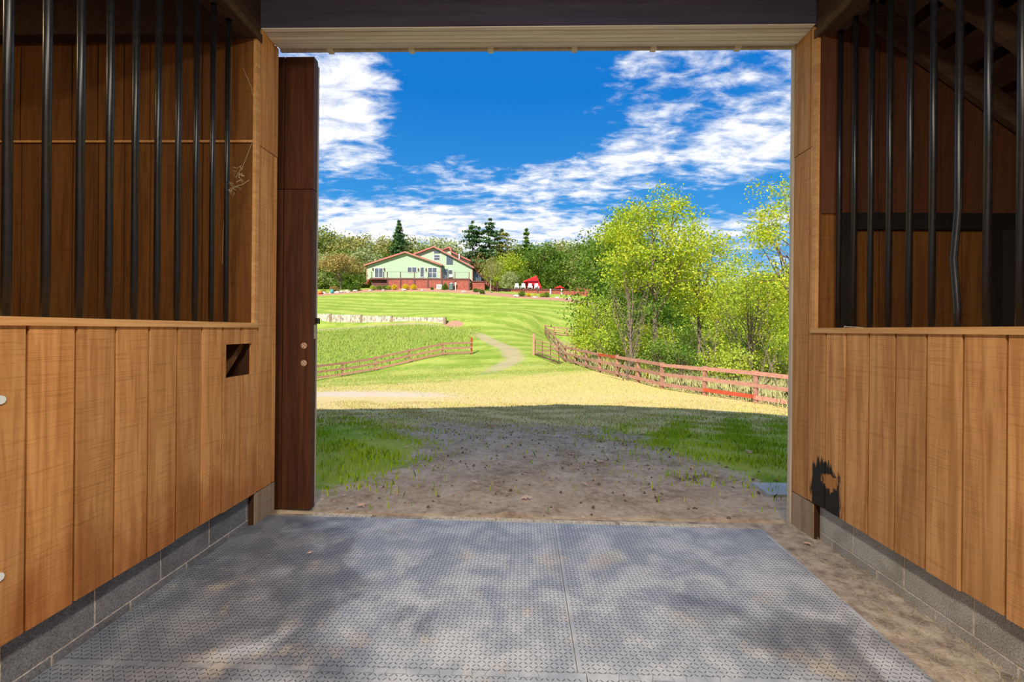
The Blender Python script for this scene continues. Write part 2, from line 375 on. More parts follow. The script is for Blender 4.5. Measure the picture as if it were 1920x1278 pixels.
def ground_np(X, Y):
    X = np.asarray(X, float); Y = np.asarray(Y, float); sh = X.shape
    q = np.c_[X.ravel(), Y.ravel()]/20.0; out = np.empty(len(q))
    for i in range(0, len(q), 20000):
        b = q[i:i+20000]; r2 = ((b[:, None]-CP[None])**2).sum(-1); out[i:i+20000] = _tps(r2) @ _W[:_n] + np.c_[np.ones(len(b)), b] @ _W[_n:]
    return out.reshape(sh)
def ground(x, y): return float(ground_np(np.array([x]), np.array([y]))[0])
def seg_dist(X, Y, pts):
    d = np.full(X.shape, 1e9)
    for (ax, ay), (bx, by) in zip(pts[:-1], pts[1:]):
        ux, uy = bx-ax, by-ay; L = ux*ux+uy*uy; tt = np.clip(((X-ax)*ux+(Y-ay)*uy)/L, 0, 1)
        d = np.minimum(d, np.hypot(X-ax-tt*ux, Y-ay-tt*uy))
    return d
def sst(x, a, b): tt = np.clip((x-a)/(b-a), 0, 1); return tt*tt*(3-2*tt)
def g2(X, Y, cx, cy, rx, ry): return np.exp(-(((X-cx)/rx)**2 + ((Y-cy)/ry)**2))
PATH = [tuple(at(*q)[:2]) for q in [(560, 612, 57), (760, 610, 57.5), (850, 614, 56.5), (905, 631, 50), (952, 650, 42), (965, 672, 36), (900, 705, 29), (840, 728, 24), (700, 745, 19.5)]]
def masks(X, Y):
    """where bare soil, straw, path, mulch and rough grass lie"""
    dirt = np.clip(sst(Y, 3, 4)*(1-sst(Y, 7.5, 12.5))*(1-sst(np.abs(X-.1), 1.6, 3.6)*.9) + g2(X, Y, -3.2, 11.5, 1.6, 1.5)*.5 + g2(X, Y, .3, 6, 2.2, 2.2)*.6, 0, 1)
    green_r = g2(X, Y, 3.4, 7.2, 1.5, 2.4) + g2(X, Y, 6, 10, 2.5, 2.5)*.8; green_l = g2(X, Y, -2.1, 5.9, .75, 1.5)*1.3 + g2(X, Y, -4, 8, 1.5, 2.5)*.7
    green = np.clip(green_r + green_l, 0, 1); dirt = np.clip(dirt - green*.95, 0, 1)
    dry = np.clip(sst(Y, 7, 10)*(1-sst(Y, 17, 21)) - green*.6, 0, 1)
    straw = sst(Y, 11, 14)*(1-sst(Y, 24+X*.1, 31+X*.1))*(1-sst(np.abs(X+1), 14, 22))
    pale = g2(X, Y, -6.0, 18.0, 3.6, 3.4) + g2(X, Y, -9.5, 20, 3, 2.8)*.9
    pd = seg_dist(X, Y, PATH); path = (1-sst(pd, .2, 1.6))*(.35+.65*sst(Y, 27, 35))*(.55+.45*sst(Y, 22, 28))
    mul = np.zeros(X.shape)
    mul = np.maximum(mul, 1-sst(seg_dist(X, Y, [tuple(at(*q)[:2]) for q in [(560, 553, 87), (625, 550, 88), (670, 543.5, 89.8), (760, 541, 90.2), (860, 542.5, 90.2), (930, 549, 89.5), (1000, 555, 87.5), (1050, 560, 85.5), (1100, 566, 83)]]), 1.7, 2.6))
    mul = np.maximum(mul, 1-sst(np.hypot(X-at(852, 606, 58)[0], (Y-58)), .8, 1.6))
    fence_x = np.interp(Y, [17, 18.7, 20.6, 22.8, 25, 27.5, 30, 32.3, 35, 40, 60, 66, 70], [8.65, 7.4, 6.2, 5.65, 5.1, 4.5, 4.05, 3.55, 3.05, 2.6, 3.0, 7.5, 11])
    wild_r = sst(X-fence_x, 0.0, .8)*sst(Y, 14, 16)
    fy = np.interp(X, [-30, -14, -11.5, -9.3, -6.9, -4.5], [27, 33.4, 35, 36.6, 38.3, 40])
    wild_l = sst(Y-fy, .3, 1.5)*(1-sst(Y, 55, 57.5))*(1-sst(X, -7.5, -4.5))
    wild = np.clip(wild_r + wild_l, 0, 1)
    dead = g2(X, Y, -17.5, 44, 3.2, 2.5) + g2(X, Y, -10, 43, 2.5, 1.4)*.5
    return dict(dirt=dirt, green=green, dry=dry, straw=straw, pale=np.clip(pale, 0, 1), path=path, mulch=mul, wild=wild, dead=np.clip(dead, 0, 1))
ys = np.r_[np.arange(-16, 3, 1.0), np.arange(3, 9, .10), np.arange(9, 22, .2), np.arange(22, 70, .5), np.arange(70, 110, .75), np.arange(110, 175, 3)]
xa = np.r_[np.arange(0, 6, .12), np.arange(6, 20, .4), np.arange(20, 50, 1.0), np.arange(50, 131, 5.0)]
xs = np.r_[-xa[:0:-1], xa]
GX, GY = np.meshgrid(xs, ys); GZ = ground_np(GX, GY)
MK = masks(GX, GY)
rough = (RNG.standard_normal(GX.shape))
GZ = GZ + rough*.012*np.clip(MK['dirt']+MK['wild']+.4*MK['green'], 0, 1)*(GY > 3.9)*(GY < 40)
inside = (np.abs(GX) < 9.0) & (GY < 3.72); GZ = np.where(inside, -.45, GZ)
nx, ny = len(xs), len(ys); idx = np.arange(nx*ny).reshape(ny, nx)
Q = np.stack([idx[:-1, :-1], idx[:-1, 1:], idx[1:, 1:], idx[1:, :-1]], -1).reshape(-1, 4)
me = np_mesh('ground', np.stack([GX, GY, GZ], -1).reshape(-1, 3), Q, True)
for nm in MK:
    at_ = me.attributes.new(nm, 'FLOAT', 'POINT'); at_.data.foreach_set('value', MK[nm].astype(np.float32).ravel())
t = newmat('ground_mat')
A = {k: t.new('ShaderNodeAttribute', attribute_name=k).outputs['Fac'] for k in MK}
X, Y, Z = t.sep(t.P)
na = t.noise(t.P, .35, 5, .6); nb = t.noise(t.P, 2.2, 6, .65); nc = t.noise(t.P, 14, 6, .7); nd_ = t.noise(t.P, 60, 4, .6)
jit = t.m('MULTIPLY', t.m('SUBTRACT', t.m('ADD', nb, nc), 1.0), .9)
def msk(k, lo=.35, hi=.65): return t.smooth(t.m('ADD', A[k], jit), lo, hi)
wav = t.m('SINE', t.m('ADD', t.m('MULTIPLY', Y, 1.75), t.m('ADD', t.m('MULTIPLY', X, .16), t.m('MULTIPLY', na, 5.0))))
lawn = t.mix(t.smooth(wav, -.7, .7), (.27, .38, .055), (.43, .50, .095))
lawn = t.mix(t.smooth(nb, .45, .72, 0, .75), lawn, (.56, .56, .15))
lawn = t.mix(t.smooth(na, .45, .65, 0, .6), lawn, (.22, .34, .035))
c = lawn
wildc = t.mix(t.smooth(nb, .38, .62), (.24, .38, .05), (.44, .54, .10)); c = t.mix(msk('wild'), c, wildc)
c = t.mix(msk('dead', .4, .8), c, (.27, .22, .11))
strawc = t.mix(t.smooth(nc, .38, .62), (.80, .62, .28), (.68, .60, .17)); c = t.mix(t.m('MULTIPLY', msk('straw', .25, .75), .88), c, strawc)
c = t.mix(msk('pale', .2, .6), c, (.78, .62, .44))
pathc = t.mix(t.smooth(nc, .35, .65), (.50, .36, .24), (.62, .47, .30)); c = t.mix(t.m('MULTIPLY', t.smooth(t.m('ADD', A['path'], t.m('MULTIPLY', jit, 1.5)), .35, .95), .75), c, pathc)
c = t.mix(msk('mulch', .4, .6), c, t.mix(nc, (.42, .20, .12), (.66, .38, .26)))
dryc = t.mix(t.smooth(nc, .38, .60), (.74, .49, .25), (.84, .68, .26)); c = t.mix(t.m('MULTIPLY', msk('dry', .25, .7), .9), c, dryc)
greenc = t.mix(t.smooth(nc, .4, .6), (.56, .50, .12), (.52, .66, .06)); c = t.mix(t.m('MULTIPLY', msk('green', .35, .8), .40), c, greenc)
dirtc = t.ramp(t.m('ADD', t.m('MULTIPLY', nb, .5), t.m('MULTIPLY', nc, .5)), [(.32, (.20, .13, .08)), (.47, (.50, .37, .25)), (.64, (.72, .58, .42))])
c = t.mix(msk('dirt', .25, .6), c, dirtc)
c = t.mul(t.smooth(nd_, .48, .75, 0, .45), c, (.55, .50, .40))
t.set(t.b.inputs['Base Color'], c); t.b.inputs['Roughness'].default_value = .95; t.b.inputs['Specular IOR Level'].default_value = 0.0
bump(t, t.m('ADD', t.m('MULTIPLY', nc, 1.0), t.m('MULTIPLY', nd_, .5)), .6, .025)
g = link('ground', me, 'ground_mat'); tag(g, 'grassy hillside with mown lawn, worn dirt in front of the barn and a track', 'ground', kind='structure')

# ------------------------------------------------------------------ barn: floor, shell, roof
fl = MB().box(-8.6, 8.6, -6.0, 3.70, -.3, 0).build('floor', 'floor_dirt'); tag(fl, 'packed dirt barn floor showing beside the rubber mats', 'floor', kind='structure')
# walls of the aisle
def aisle_wall(side):
    left = side == 'left'; s = -1 if left else 1; xf = XL if left else XR
    W = thing('wall_'+side, (0, 0, 0), 'orange-brown plank stall wall with a small square cutout' if left else 'orange-brown plank stall wall with a burnt black patch', 'wall', kind='structure')
    mat = 'plank_wood' if left else 'plank_wood_scorched'
    xi = xf + s*.018; GAP = .0075
    def pl(y0, y1, z0, z1, m=mat, x0=xf, x1=None):
        x1 = xi if x1 is None else x1; a, b = sorted((x0, x1)); dz = random.uniform(0, .010)
        return piece('plank', m, W, a, b, y0+GAP, y1-GAP, z0+(dz if z0 > .2 and z0 < .3 else 0), z1)
    g0 = 1.826 if left else 3.3084 - .2032*7
    ylist = [g0 + .2032*i for i in range(-38, 9 if left else 8)]
    for i, (a, b) in enumerate(zip(ylist[:-1], ylist[1:])):
        if left and a > 3.0:                       # two boards cut round the square hole
            hy0, hy1, hz0, hz1 = 3.081, 3.377, 1.18, 1.412
            m = MB(); cy_, cz_ = (a+b)/2, 1.0; ha, hb = max(a+GAP, hy0), min(b-GAP, hy1)
            for (y0, y1, z0, z1) in ((a+GAP, b-GAP, ZW, hz0), (a+GAP, b-GAP, hz1, ZS), (a+GAP, ha, hz0, hz1), (hb, b-GAP, hz0, hz1)):
                if y1-y0 > .005: m.box(min(xf, xi)-xf, max(xf, xi)-xf, y0-cy_, y1-cy_, z0-cz_, z1-cz_)
            m.build('plank', mat, W, loc=(xf, cy_, cz_))
        else: pl(a, b, ZW, ZS)
    # corner boards, full height
    c0 = ylist[-1]
    if left: cols = [(c0, 3.655), (3.655, YF)]
    else: cols = [(c0, 3.51), (3.51, YF)]
    for k, (a, b) in enumerate(cols):
        if not left and k == 0: pl(a, b, ZW, ZS); pl(3.468, b, ZS, 2.93); pl(3.468, b, 2.935, ZL); continue
        pl(a, b, ZW, 2.93); pl(a, b, 2.935, ZL, x0=xf-s*.003)
    # backing behind the grooves, foundation blocks with mortar
    m = MB(); a, b = sorted((xi, xi+s*.03))
    if left:
        for y0, y1, z0, z1 in ((-6, 3.081, .30, ZS), (3.081, 3.377, .30, 1.18), (3.081, 3.377, 1.412, ZS), (3.377, 3.71, .30, ZS)): m.box(a, b, y0, y1, z0, z1)
    else: m.box(a, b, -6, 3.71, .30, ZS)
    m.build('plank_backing', 'wood_backing', W)
    xb = xf + s*.045; a, b = sorted((xb, xb+s*.19))
    bm_x = sorted((xb+s*.004, xb+s*.18))
    yend = 3.43
    MB().box(bm_x[0], bm_x[1], -6, yend, -.25, .262).build('mortar', 'mortar', W)
    j0 = (3.40 if left else 3.088); 
    y = j0
    joints = [yend] if yend-j0 > .02 else []
    while y > -2: joints.append(y); y -= .4064
    for y1, y0 in zip(joints[:-1], joints[1:]): piece('concrete_block', 'concrete_block' if left else 'concrete_block_lit', W, a, b, y0+.006, y1-.006, ZM+.006, .262)
    y = j0 + .2032; joints = [yend] if yend - y > .05 else []
    while y > -2: joints.append(min(y, yend)); y -= .4064
    for y1, y0 in zip(joints[:-1], joints[1:]): piece('concrete_block', 'concrete_block' if left else 'concrete_block_lit', W, a, b, y0+.006, y1-.006, ZM-.2, ZM-.006)
    # sill, jamb, header
    a, b = sorted((xf-s*.012, xf+s*.17))
    piece('sill', 'edge_wood', W, a, b, -6, 3.445 if left else 3.470, ZS, ZS+.036)
    a, b = sorted((xf-s*.004, xf+s*.022))
    piece('jamb', 'edge_wood', W, a, b, 3.40 if left else 3.43, 3.445 if left else 3.470, ZS+.036, 3.745)
    a, b = sorted((xf, xf+s*.16))
    piece('header_beam', 'beam_brown', W, a, b, -6, 3.45, 3.722, 4.16)
    a, b = sorted((xf+s*.004, xf-s*.004))
    a2, b2 = sorted((xf-s*.016, xf))
    piece('header_edge', 'rafter_wood', W, a2, b2, -6, 3.45, 3.722, 3.78)
    # short weathered post under the corner boards
    a, b = sorted((xf+s*.002, xf+s*.25))
    piece('post', 'weathered_post', W, a, b, 3.44, YF, -.05, ZW-.004)
    piece('post_shade', 'wood_backing', W, min(xf+s*.012, xf+s*.25), max(xf+s*.012, xf+s*.25), 3.432, 3.441, -.05, ZW-.004)  # dark board over the post's side face, standing in for shade
    piece('post_core', 'wood_backing', W, min(xf+s*.03, xf+s*.25), max(xf+s*.03, xf+s*.25), 3.46, YF-.01, ZW, 4.1)
    return W
WL = aisle_wall('left'); WR = aisle_wall('right')
# pocket behind the square hole
m = MB(); m.box(-2.20, -2.19, 3.05, 3.40, 1.15, 1.45); m.box(-2.20, -2.064, 3.04, 3.055, 1.15, 1.45); m.box(-2.20, -2.064, 3.397, 3.407, 1.15, 1.45); m.box(-2.20, -2.064, 3.05, 3.40, 1.14, 1.155); m.box(-2.20, -2.064, 3.05, 3.40, 1.435, 1.45)
m.build('pocket', 'wood_backing', WL)
MB().bar((-2.16, 3.06, 1.10), (-2.16, 3.39, 1.42), .05, .09, (1, 0, 0)).build('brace', 'stall_wood', WL)
# pale jamb strip on the outside corner
m = MB().box(XR-.012, XR+.05, YF, YF+.035, -.05, ZL+.02); o = m.build('trim_1', 'trim_grey'); tag(o, 'pale weathered trim strip on the outer edge of the door opening', 'trim', kind='structure')

# front wall of the stalls (facing the camera) and gable
WF = thing('wall_front', (0, 0, 0), 'barn front wall with stall interiors of dark stained planks', 'wall', kind='structure')
m = MB(); m.box(-8.6, XL-.25, 3.44, YF, -.3, 4.3); m.box(XR+.25, 8.6, 3.44, YF, -.3, 4.3); m.prism([(-9.3, 4.14), (9.3, 4.14), (9.3, 5.58), (-2.3, 8.39), (-9.3, 6.12)], 'Y', 3.52, YF)
m.build('frame_wall', 'wood_backing', WF)
y0, y1 = 3.40, 3.435
x = -3.07 + .2032*5
while x > -5.4:
    a, b = x-.2032, x
    b = min(b, XL-.02)
    if b > a:
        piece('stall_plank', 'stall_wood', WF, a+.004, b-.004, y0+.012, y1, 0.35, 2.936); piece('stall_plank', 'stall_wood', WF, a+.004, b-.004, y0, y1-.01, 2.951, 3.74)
    x -= .2032
piece('flashing', 'edge_wood', WF, -5.4, XL-.02, y0-.004, y1, 2.936, 2.951)
piece('shade_board', 'beam_brown', WF, -5.4, XL-.16, 3.30, 3.44, 3.70, 4.2)  # dark board added in place of the shadow at the wall top
x = XR + .02
while x < 5.4:
    a, b = x, x+.2032
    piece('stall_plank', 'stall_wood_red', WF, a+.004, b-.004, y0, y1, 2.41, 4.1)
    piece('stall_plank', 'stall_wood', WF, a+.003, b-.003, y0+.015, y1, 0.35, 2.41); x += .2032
# closed black-framed hatch in the right-hand stall
H = thing('stall_hatch', (3.0, 3.40, 1.0), 'closed brown hatch with wide black frame inside the stall with rafters', 'hatch')
off = (3.0, 3.40, 1.0)
MB().box(2.31, 3.64, 3.385, 3.41, 2.29, 2.41).build('frame_rail', 'black_paint', H, off)
MB().box(2.31, 2.395, 3.385, 3.41, 0.9, 2.29).build('frame_post', 'black_paint', H, off); MB().box(3.385, 3.46, 3.385, 3.41, .9, 2.29).build('frame_post', 'black_paint', H, off)
MB().box(2.31, 3.46, 3.385, 3.41, 0.8, 0.9).build('frame_rail', 'black_paint', H, off)
for k in range(5): MB().box(2.395+.198*k+.003, 2.395+.198*(k+1)-.003, 3.395, 3.412, .9, 2.275).build('panel_board', 'stall_wood', H, off)
MB().box(3.46, 3.55, 3.38, 3.41, .9, 2.29).build('hinge_stile', 'dark_hole', H, off)
# sloping rafters and deck over the right-hand stall
RF = thing('stall_roof', (XR+.3, 3.3, 3.9), 'sloping rafters and roof boards above the stall with the hatch', 'roof', kind='structure')
def slope(x): return 3.83 - .735*(x-2.521)
for yy in (3.36, 2.95, 2.5, 2.05, 1.6, 1.1, .6, .1):
    MB().bar((XR+.17, yy, slope(XR+.17)), (5.4, yy, slope(5.4)), .045, .15).build('rafter', 'rafter_wood', RF, (XR+.3, 3.3, 3.9))
for k in range(15):
    xa_ = XR+.17+.22*k; MB().bar((xa_+.11, -.2, slope(xa_+.11)+.12), (xa_+.11, 3.40, slope(xa_+.11)+.12), .20, .02, (.58, 0, .81)).build('roof_board', 'rafter_wood', RF, (XR+.3, 3.3, 3.9))
# ceilings, outer walls, back wall, roof
m = MB(); m.box(-8.6, XL-.02, -6, 3.44, 4.22, 4.30); m.box(XR+.02, 8.6, -6, 3.44, 4.22, 4.30); m.box(XL-.02, XR+.02, -6, 3.44, 4.42, 4.5)
o = m.build('ceiling', 'beam_brown'); tag(o, 'dark boarded barn ceiling', 'ceiling', kind='structure')
m = MB(); m.box(-5.6, -5.45, -6, 3.44, -.2, 4.2); m.box(-5.45, XL-.16, -.35, -.25, -.2, 4.2); m.box(5.45, 5.6, -6, 3.44, -.2, 4.2); m.box(XR+.16, 5.45, -.35, -.25, -.2, 4.2)
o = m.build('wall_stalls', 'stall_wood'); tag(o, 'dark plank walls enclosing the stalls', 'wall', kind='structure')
m = MB(); m.box(-8.6, -2.4, -6.2, -6, -.3, 4.3); m.box(2.5, 8.6, -6.2, -6, -.3, 4.3); m.prism([(-9.3, 4.0), (9.3, 4.0), (9.3, 5.58), (-2.3, 8.39), (-9.3, 6.12)], 'Y', -6.2, -6.0)
m.box(-8.8, -8.6, -6.2, YF, -.3, 5.8); m.box(8.6, 8.8, -6.2, YF, -.3, 5.8)
o = m.build('wall_back', 'plank_wood'); tag(o, 'barn end wall with open doorway behind the aisle', 'wall', kind='structure')
m = MB(); m.prism([(-9.6, 6.05), (-2.3, 8.40), (9.72, 5.50), (9.72, 5.65), (-2.3, 8.55), (-9.6, 6.20)], 'Y', -6.6, 4.1)
o = m.build('roof', 'roof_metal'); tag(o, 'low gabled metal barn roof', 'roof', kind='structure')

# lintel: dark beam with boarded soffit
LT = thing('lintel', (0, YN, ZL), 'dark lintel beam over the barn doorway with a grey boarded underside', 'lintel', kind='structure')
off = (0, YN, ZL)
MB().box(XL-.02, XR+.02, YN, YN+.06, ZL+.012, 4.45).build('beam', 'beam_dark', LT, off)
wdt = (YF+.02-YN-.01)/6
for k in range(6):
    MB().box(XL, XR, YN+.004+wdt*k+.0035, YN+.004+wdt*(k+1)-.0035, ZL+(.012 if k == 5 else random.uniform(0, .006)), ZL+.03).build('soffit_board', 'soffit_wood', LT, off)
MB().box(XL, XR, YN+.06, YF+.01, ZL+.03, 4.2).build('core', 'wood_backing', LT, off)
for px in (620, 772, 920, 1077, 1225, 1383):
    p = at(px, 88, YF+.02); MB().box(p.x-.022, p.x+.022, YF, YF+.05, ZL-.012, ZL+.03).build('track_bracket', 'soffit_wood', LT, off)
MB().box(XL, XR, YF+.02, YF+.045, ZL+.0, ZL+.06).build('track', 'trim_grey', LT, off)

# bars
def stall_bars(side):
    left = side == 'left'; x = -2.12 if left else 2.28
    T = thing('stall_bars', (x, 2.5, ZS+.036), 'row of straight black steel bars above the wall with the square cutout' if left else 'row of black steel bars, one bent, in front of the black-framed hatch', 'bars', 'steel bars over the stall walls')
    ys_ = [1.810+.1527*i for i in range(-12, 10)] if left else [3.36-.1512*i for i in range(0, 21)]
    proto = MB().tube([(0, 0, -.02), (0, 0, 2.25)], .0165, 14).mesh('bar', True)
    for i, y in enumerate(ys_):
        if not left and i == 6:
            o = MB().tube([(0, 0, -.02), (.0, 0, .10), (.0, .012, .24), (0, .024, .36), (0, 0, .62), (0, 0, 2.25)], .0165, 14).build('bar', 'black_steel', T, smooth=True, loc=(0, y-2.5, 0)); o['label'] = 'black steel bar bent near its foot'
        else: link('bar', proto, 'black_steel', T, (0, y-2.5, 0))
stall_bars('left'); stall_bars('right')

# sliding door standing open beside the doorway
D = thing('door_1', (-2.2, 3.9, -.03), 'dark reddish-brown sliding barn door standing open beside the doorway', 'door', kind='structure'); off = (-2.2, 3.9, -.03)
MB().box(-2.75, -2.075, 3.86, 3.935, -.025, 2.72).build('leaf_panel', 'door_wood', D, off); MB().box(-2.75, -2.075, 3.862, 3.935, 2.726, 3.86).build('leaf_panel', 'door_wood', D, off)
MB().box(-2.067, -1.82, 3.86, 3.935, -.025, 2.72).build('leaf_panel', 'door_wood', D, off); MB().box(-2.067, -1.82, 3.862, 3.935, 2.726, 3.86).build('leaf_panel', 'door_wood', D, off)
MB().box(-2.75, -1.826, 3.945, 3.98, -.02, 3.83).build('outer_board', 'trim_grey', D, off)
MB().box(-2.75, -1.823, 3.935, 3.945, -.02, 3.845).build('core', 'dark_hole', D, off)
for zz in (1.53-(648-614.7)/F*3.86, 1.53-(681-614.7)/F*3.86):
    xx = at(570, 648, 3.86).x
    m = MB().lathe([(.026, 0), (.026, .004), (.020, .007)], n=20); mesh_v = [(a, -c_, b) for a, b, c_ in m.v]; m.v = [(xx+a, 3.86+b, zz+c_) for a, b, c_ in mesh_v]
    pl_ = m.build('bolt_plate', 'tan_metal', D, off)
    for a, b in ((.014, 0), (-.014, 0), (0, .014), (0, -.014)): MB().box(xx+a-.003, xx+a+.003, 3.850, 3.855, zz+b-.003, zz+b+.003).build('screw', 'dark_hole', pl_, off)
z1 = at(592, 596, 3.95).z
MB().box(-1.823, -1.805, 3.94, 3.99, z1-.05, z1).build('latch', 'black_steel', D, off); MB().box(-1.822, -1.816, 3.905, 3.94, z1-.18, z1-.06).build('strike_plate', 'galvanised', D, off)

# white strap hinges on the near plank
for zz, w_ in ((1.53-(749-610)/F*1.79, 'upper'), (1.53-(1080-610)/F*1.79, 'lower')):
    hg = thing('strap_hinge', (XL, 1.61, zz), f'{w_} white rounded strap hinge end on the plank wall with the cutout', 'hinge')
    prof = [(-.25, -.017), (.0, -.017), (.012, -.012), (.017, 0), (.012, .012), (0, .017), (-.25, .017)]
    mm = MB(); n_ = len(prof); mm.v = [(0, a+.12, b) for a, b in prof]+[(.005, a+.12, b) for a, b in prof]; mm.f = [tuple(range(n_)), tuple(range(2*n_-1, n_-1, -1))]+[(i, i+n_, (i+1) % n_+n_, (i+1) % n_) for i in range(n_)]
    mm.build('strap', 'white_metal', hg); MB().tube([(.005, .09, 0), (.008, .09, 0)], .006, 8).build('screw', 'galvanised', hg)

# added fill lamps over aisle and right stall; left-stall lamp follows its warm glow
t = newmat('lamp_glow'); t.b.inputs['Emission Color'].default_value = (1, .88, .72, 1); t.b.inputs['Emission Strength'].default_value = 6
def add_lamp(loc, power, col, label, size=(.35, 1.3)):
    L = thing('fill_or_stall_lamp', loc, label, 'lamp', 'lamps of the barn aisle'); sx, sy = size[0]/2, size[1]/2
    MB().box(-sx-.03, sx+.03, -sy-.03, sy+.03, .02, .09).build('housing', 'lamp_white', L); MB().box(-sx, sx, -sy, sy, .005, .02).build('diffuser', 'lamp_glow', L)
    ld = bpy.data.lights.new('lamp_light', 'AREA'); ld.shape = 'RECTANGLE'; ld.size, ld.size_y = size; ld.energy = power; ld.color = col
    lo = bpy.data.objects.new('lamp_light', ld); COL.objects.link(lo); lo.parent = L; lo.location = (0, 0, -.01); return L
add_lamp((.05, .5, 4.33), 110, (1, .90, .76), 'added fill lamp on the aisle ceiling close to the doorway')
add_lamp((.05, -2.2, 4.33), 210, (1, .90, .76), 'added fill lamp on the aisle ceiling in the middle of the barn')
add_lamp((.05, -4.6, 4.33), 210, (1, .90, .76), 'added fill lamp on the aisle ceiling by the back doorway')
add_lamp((-4.3, 1.4, 4.13), 26, (1, .72, .38), 'warm lamp on the ceiling of the stall behind the cutout wall', (.3, .3))
add_lamp((4.0, .8, 2.56), 9, (1, .72, .42), 'added warm fill lamp under the sloping rafters of the stall', (.25, .25))

# ------------------------------------------------------------------ rubber mats
XS, YM = .253, 2.02
def front_edge(x): return 3.63 + (x+1.977)*(-.023)
def teeth(x0, x1, gap):
    """dovetail outline along the seam y = YM from x0 to x1"""
    pts = [(x0, YM+gap)]; per, amp = .146, .036
    for k in range(-20, 20):
        a = k*per; b = a+per*.5
        if a < max(x0, -2.0)+.02 or b > min(x1, 1.76)-.02 or (b > .18 and a < .34): continue
        pts += [(a, YM+gap), (a-.012, YM-amp+gap), (b+.012, YM-amp+gap), (b, YM+gap)]
    pts.append((x1, YM+gap)); return pts
def rubber_mat(x0, x1, label, front):
    loc = ((x0+x1)/2, 2.9 if front else 1.0, 0)
    T = thing('rubber_mat', loc, label, 'mat', 'diamond-tread rubber floor mats'); off = loc
    if front:
        low = teeth(x0, x1, .0022); rx1 = x1+.045 if x1 > 1 else x1
        top = [(rx1 + (0), front_edge(rx1)), (x0, front_edge(x0))]; poly = low + top
    else:
        low = teeth(x0, x1, -.0022); poly = [(x0, .02), (x1, .02)] + low[::-1]
    bm = bmesh.new(); vs = [bm.verts.new((a-loc[0], b-loc[1], .018)) for a, b in poly]; f = bm.faces.new(vs)
    r = bmesh.ops.extrude_face_region(bm, geom=[f]); bmesh.ops.translate(bm, vec=(0, 0, -.017), verts=[v for v in r['geom'] if isinstance(v, bmesh.types.BMVert)])
    bmesh.ops.triangulate(bm, faces=bm.faces); bmesh.ops.recalc_face_normals(bm, faces=bm.faces)
    me = bpy.data.meshes.new('mat_sheet'); bm.to_mesh(me); bm.free(); link('mat_sheet', me, 'rubber', T)
    p = .0235; ii = np.arange(int(x0/p)-1, int(x1/p)+2); ya, yb = (YM+.0, 3.76) if front else (1.35, YM+.0)
    jj = np.arange(int(ya/p)-1, int(yb/p)+2); I, J = np.meshgrid(ii, jj); cx = I.ravel()*p; cy = J.ravel()*p; sg = np.where((I.ravel()+J.ravel()) % 2 == 0, 1.0, -1.0)
    xr = x1 + (.045*(cy-YM)/1.5 if front and x1 > 1 else 0)
    ok = (cx > x0+.012) & (cx < xr-.012) & (cy < (3.63+(cx+1.977)*(-.023)-.012)) & (cy > ya-.03) & (cy < yb+.02)
    if front: ok &= cy > YM-.02
    else: ok &= cy < YM-.045
    cx, cy, sg = cx[ok], cy[ok], sg[ok]; an = sg*math.radians(42) + RNG.normal(0, .03, len(cx)); L_, w_, h_ = .0118, .0029, .0024
    dx_, dy_ = np.cos(an), np.sin(an); Z0 = np.full(len(cx), .018)
    V = np.stack([np.stack([cx+dx_*L_, cy+dy_*L_, Z0], -1), np.stack([cx-dy_*w_, cy+dx_*w_, Z0], -1), np.stack([cx-dx_*L_, cy-dy_*L_, Z0], -1), np.stack([cx+dy_*w_, cy-dx_*w_, Z0], -1),
                  np.stack([cx+dx_*L_*.6, cy+dy_*L_*.6, Z0+h_], -1), np.stack([cx-dx_*L_*.6, cy-dy_*L_*.6, Z0+h_], -1)], 1) - np.array([loc[0], loc[1], 0])
    base = np.arange(len(cx))[:, None, None]*6
    T3 = np.array([[0, 1, 4], [1, 5, 4], [1, 2, 5], [2, 3, 5], [3, 4, 5], [3, 0, 4]])[None] + base
    o = link('tread_pattern', np_mesh('tread', V.reshape(-1, 3), T3.reshape(-1, 3)), 'rubber_tread', T); o['kind'] = 'stuff'
rubber_mat(-2.085, XS-.002, 'grey diamond-tread rubber mat at the doorway, beside the wall with the cutout', True)
rubber_mat(XS+.002, 1.805, 'grey diamond-tread rubber mat at the doorway, beside the dirt strip', True)
rubber_mat(-2.085, XS+.035, 'grey diamond-tread rubber mat inside the aisle, joined by dovetails, by the cutout wall', False)
rubber_mat(XS+.039, 1.80, 'grey diamond-tread rubber mat inside the aisle, joined by dovetails, by the dirt strip', False)
# perforated edging along the threshold
def edging(pts, label, dirty=False):
    base = Vector(pts[0]); T = thing('edging_strip', base, label, 'edging', 'perforated edging strips along the threshold')
    m = MB(); P = [Vector(p)-base for p in pts]
    for off_ in (-.030, 0, .030):
        for a, b in zip(P[:-1], P[1:]): m.bar(a+Vector((0, off_, .006)), b+Vector((0, off_, .006)), .010, .010)
    m.build('rail', 'perforated_plastic', T)
    m = MB(); tot = sum((b-a).length for a, b in zip(P[:-1], P[1:])); k = 0; s_ = .01
    while s_ < tot-.005:
        d = s_
        for a, b in zip(P[:-1], P[1:]):
            L_ = (b-a).length
            if d <= L_: q = a.lerp(b, d/L_); break
            d -= L_
        m.box(q.x-.006, q.x+.006, q.y-.032, q.y+.032, q.z+.002, q.z+.0105); s_ += .030
    m.build('cross_bars', 'perforated_plastic', T)
    MB().box(min(p.x for p in P), max(p.x for p in P), -.03+min(p.y for p in P), .03+max(p.y for p in P), -.006, .0).build('base_film', 'dark_hole', T)
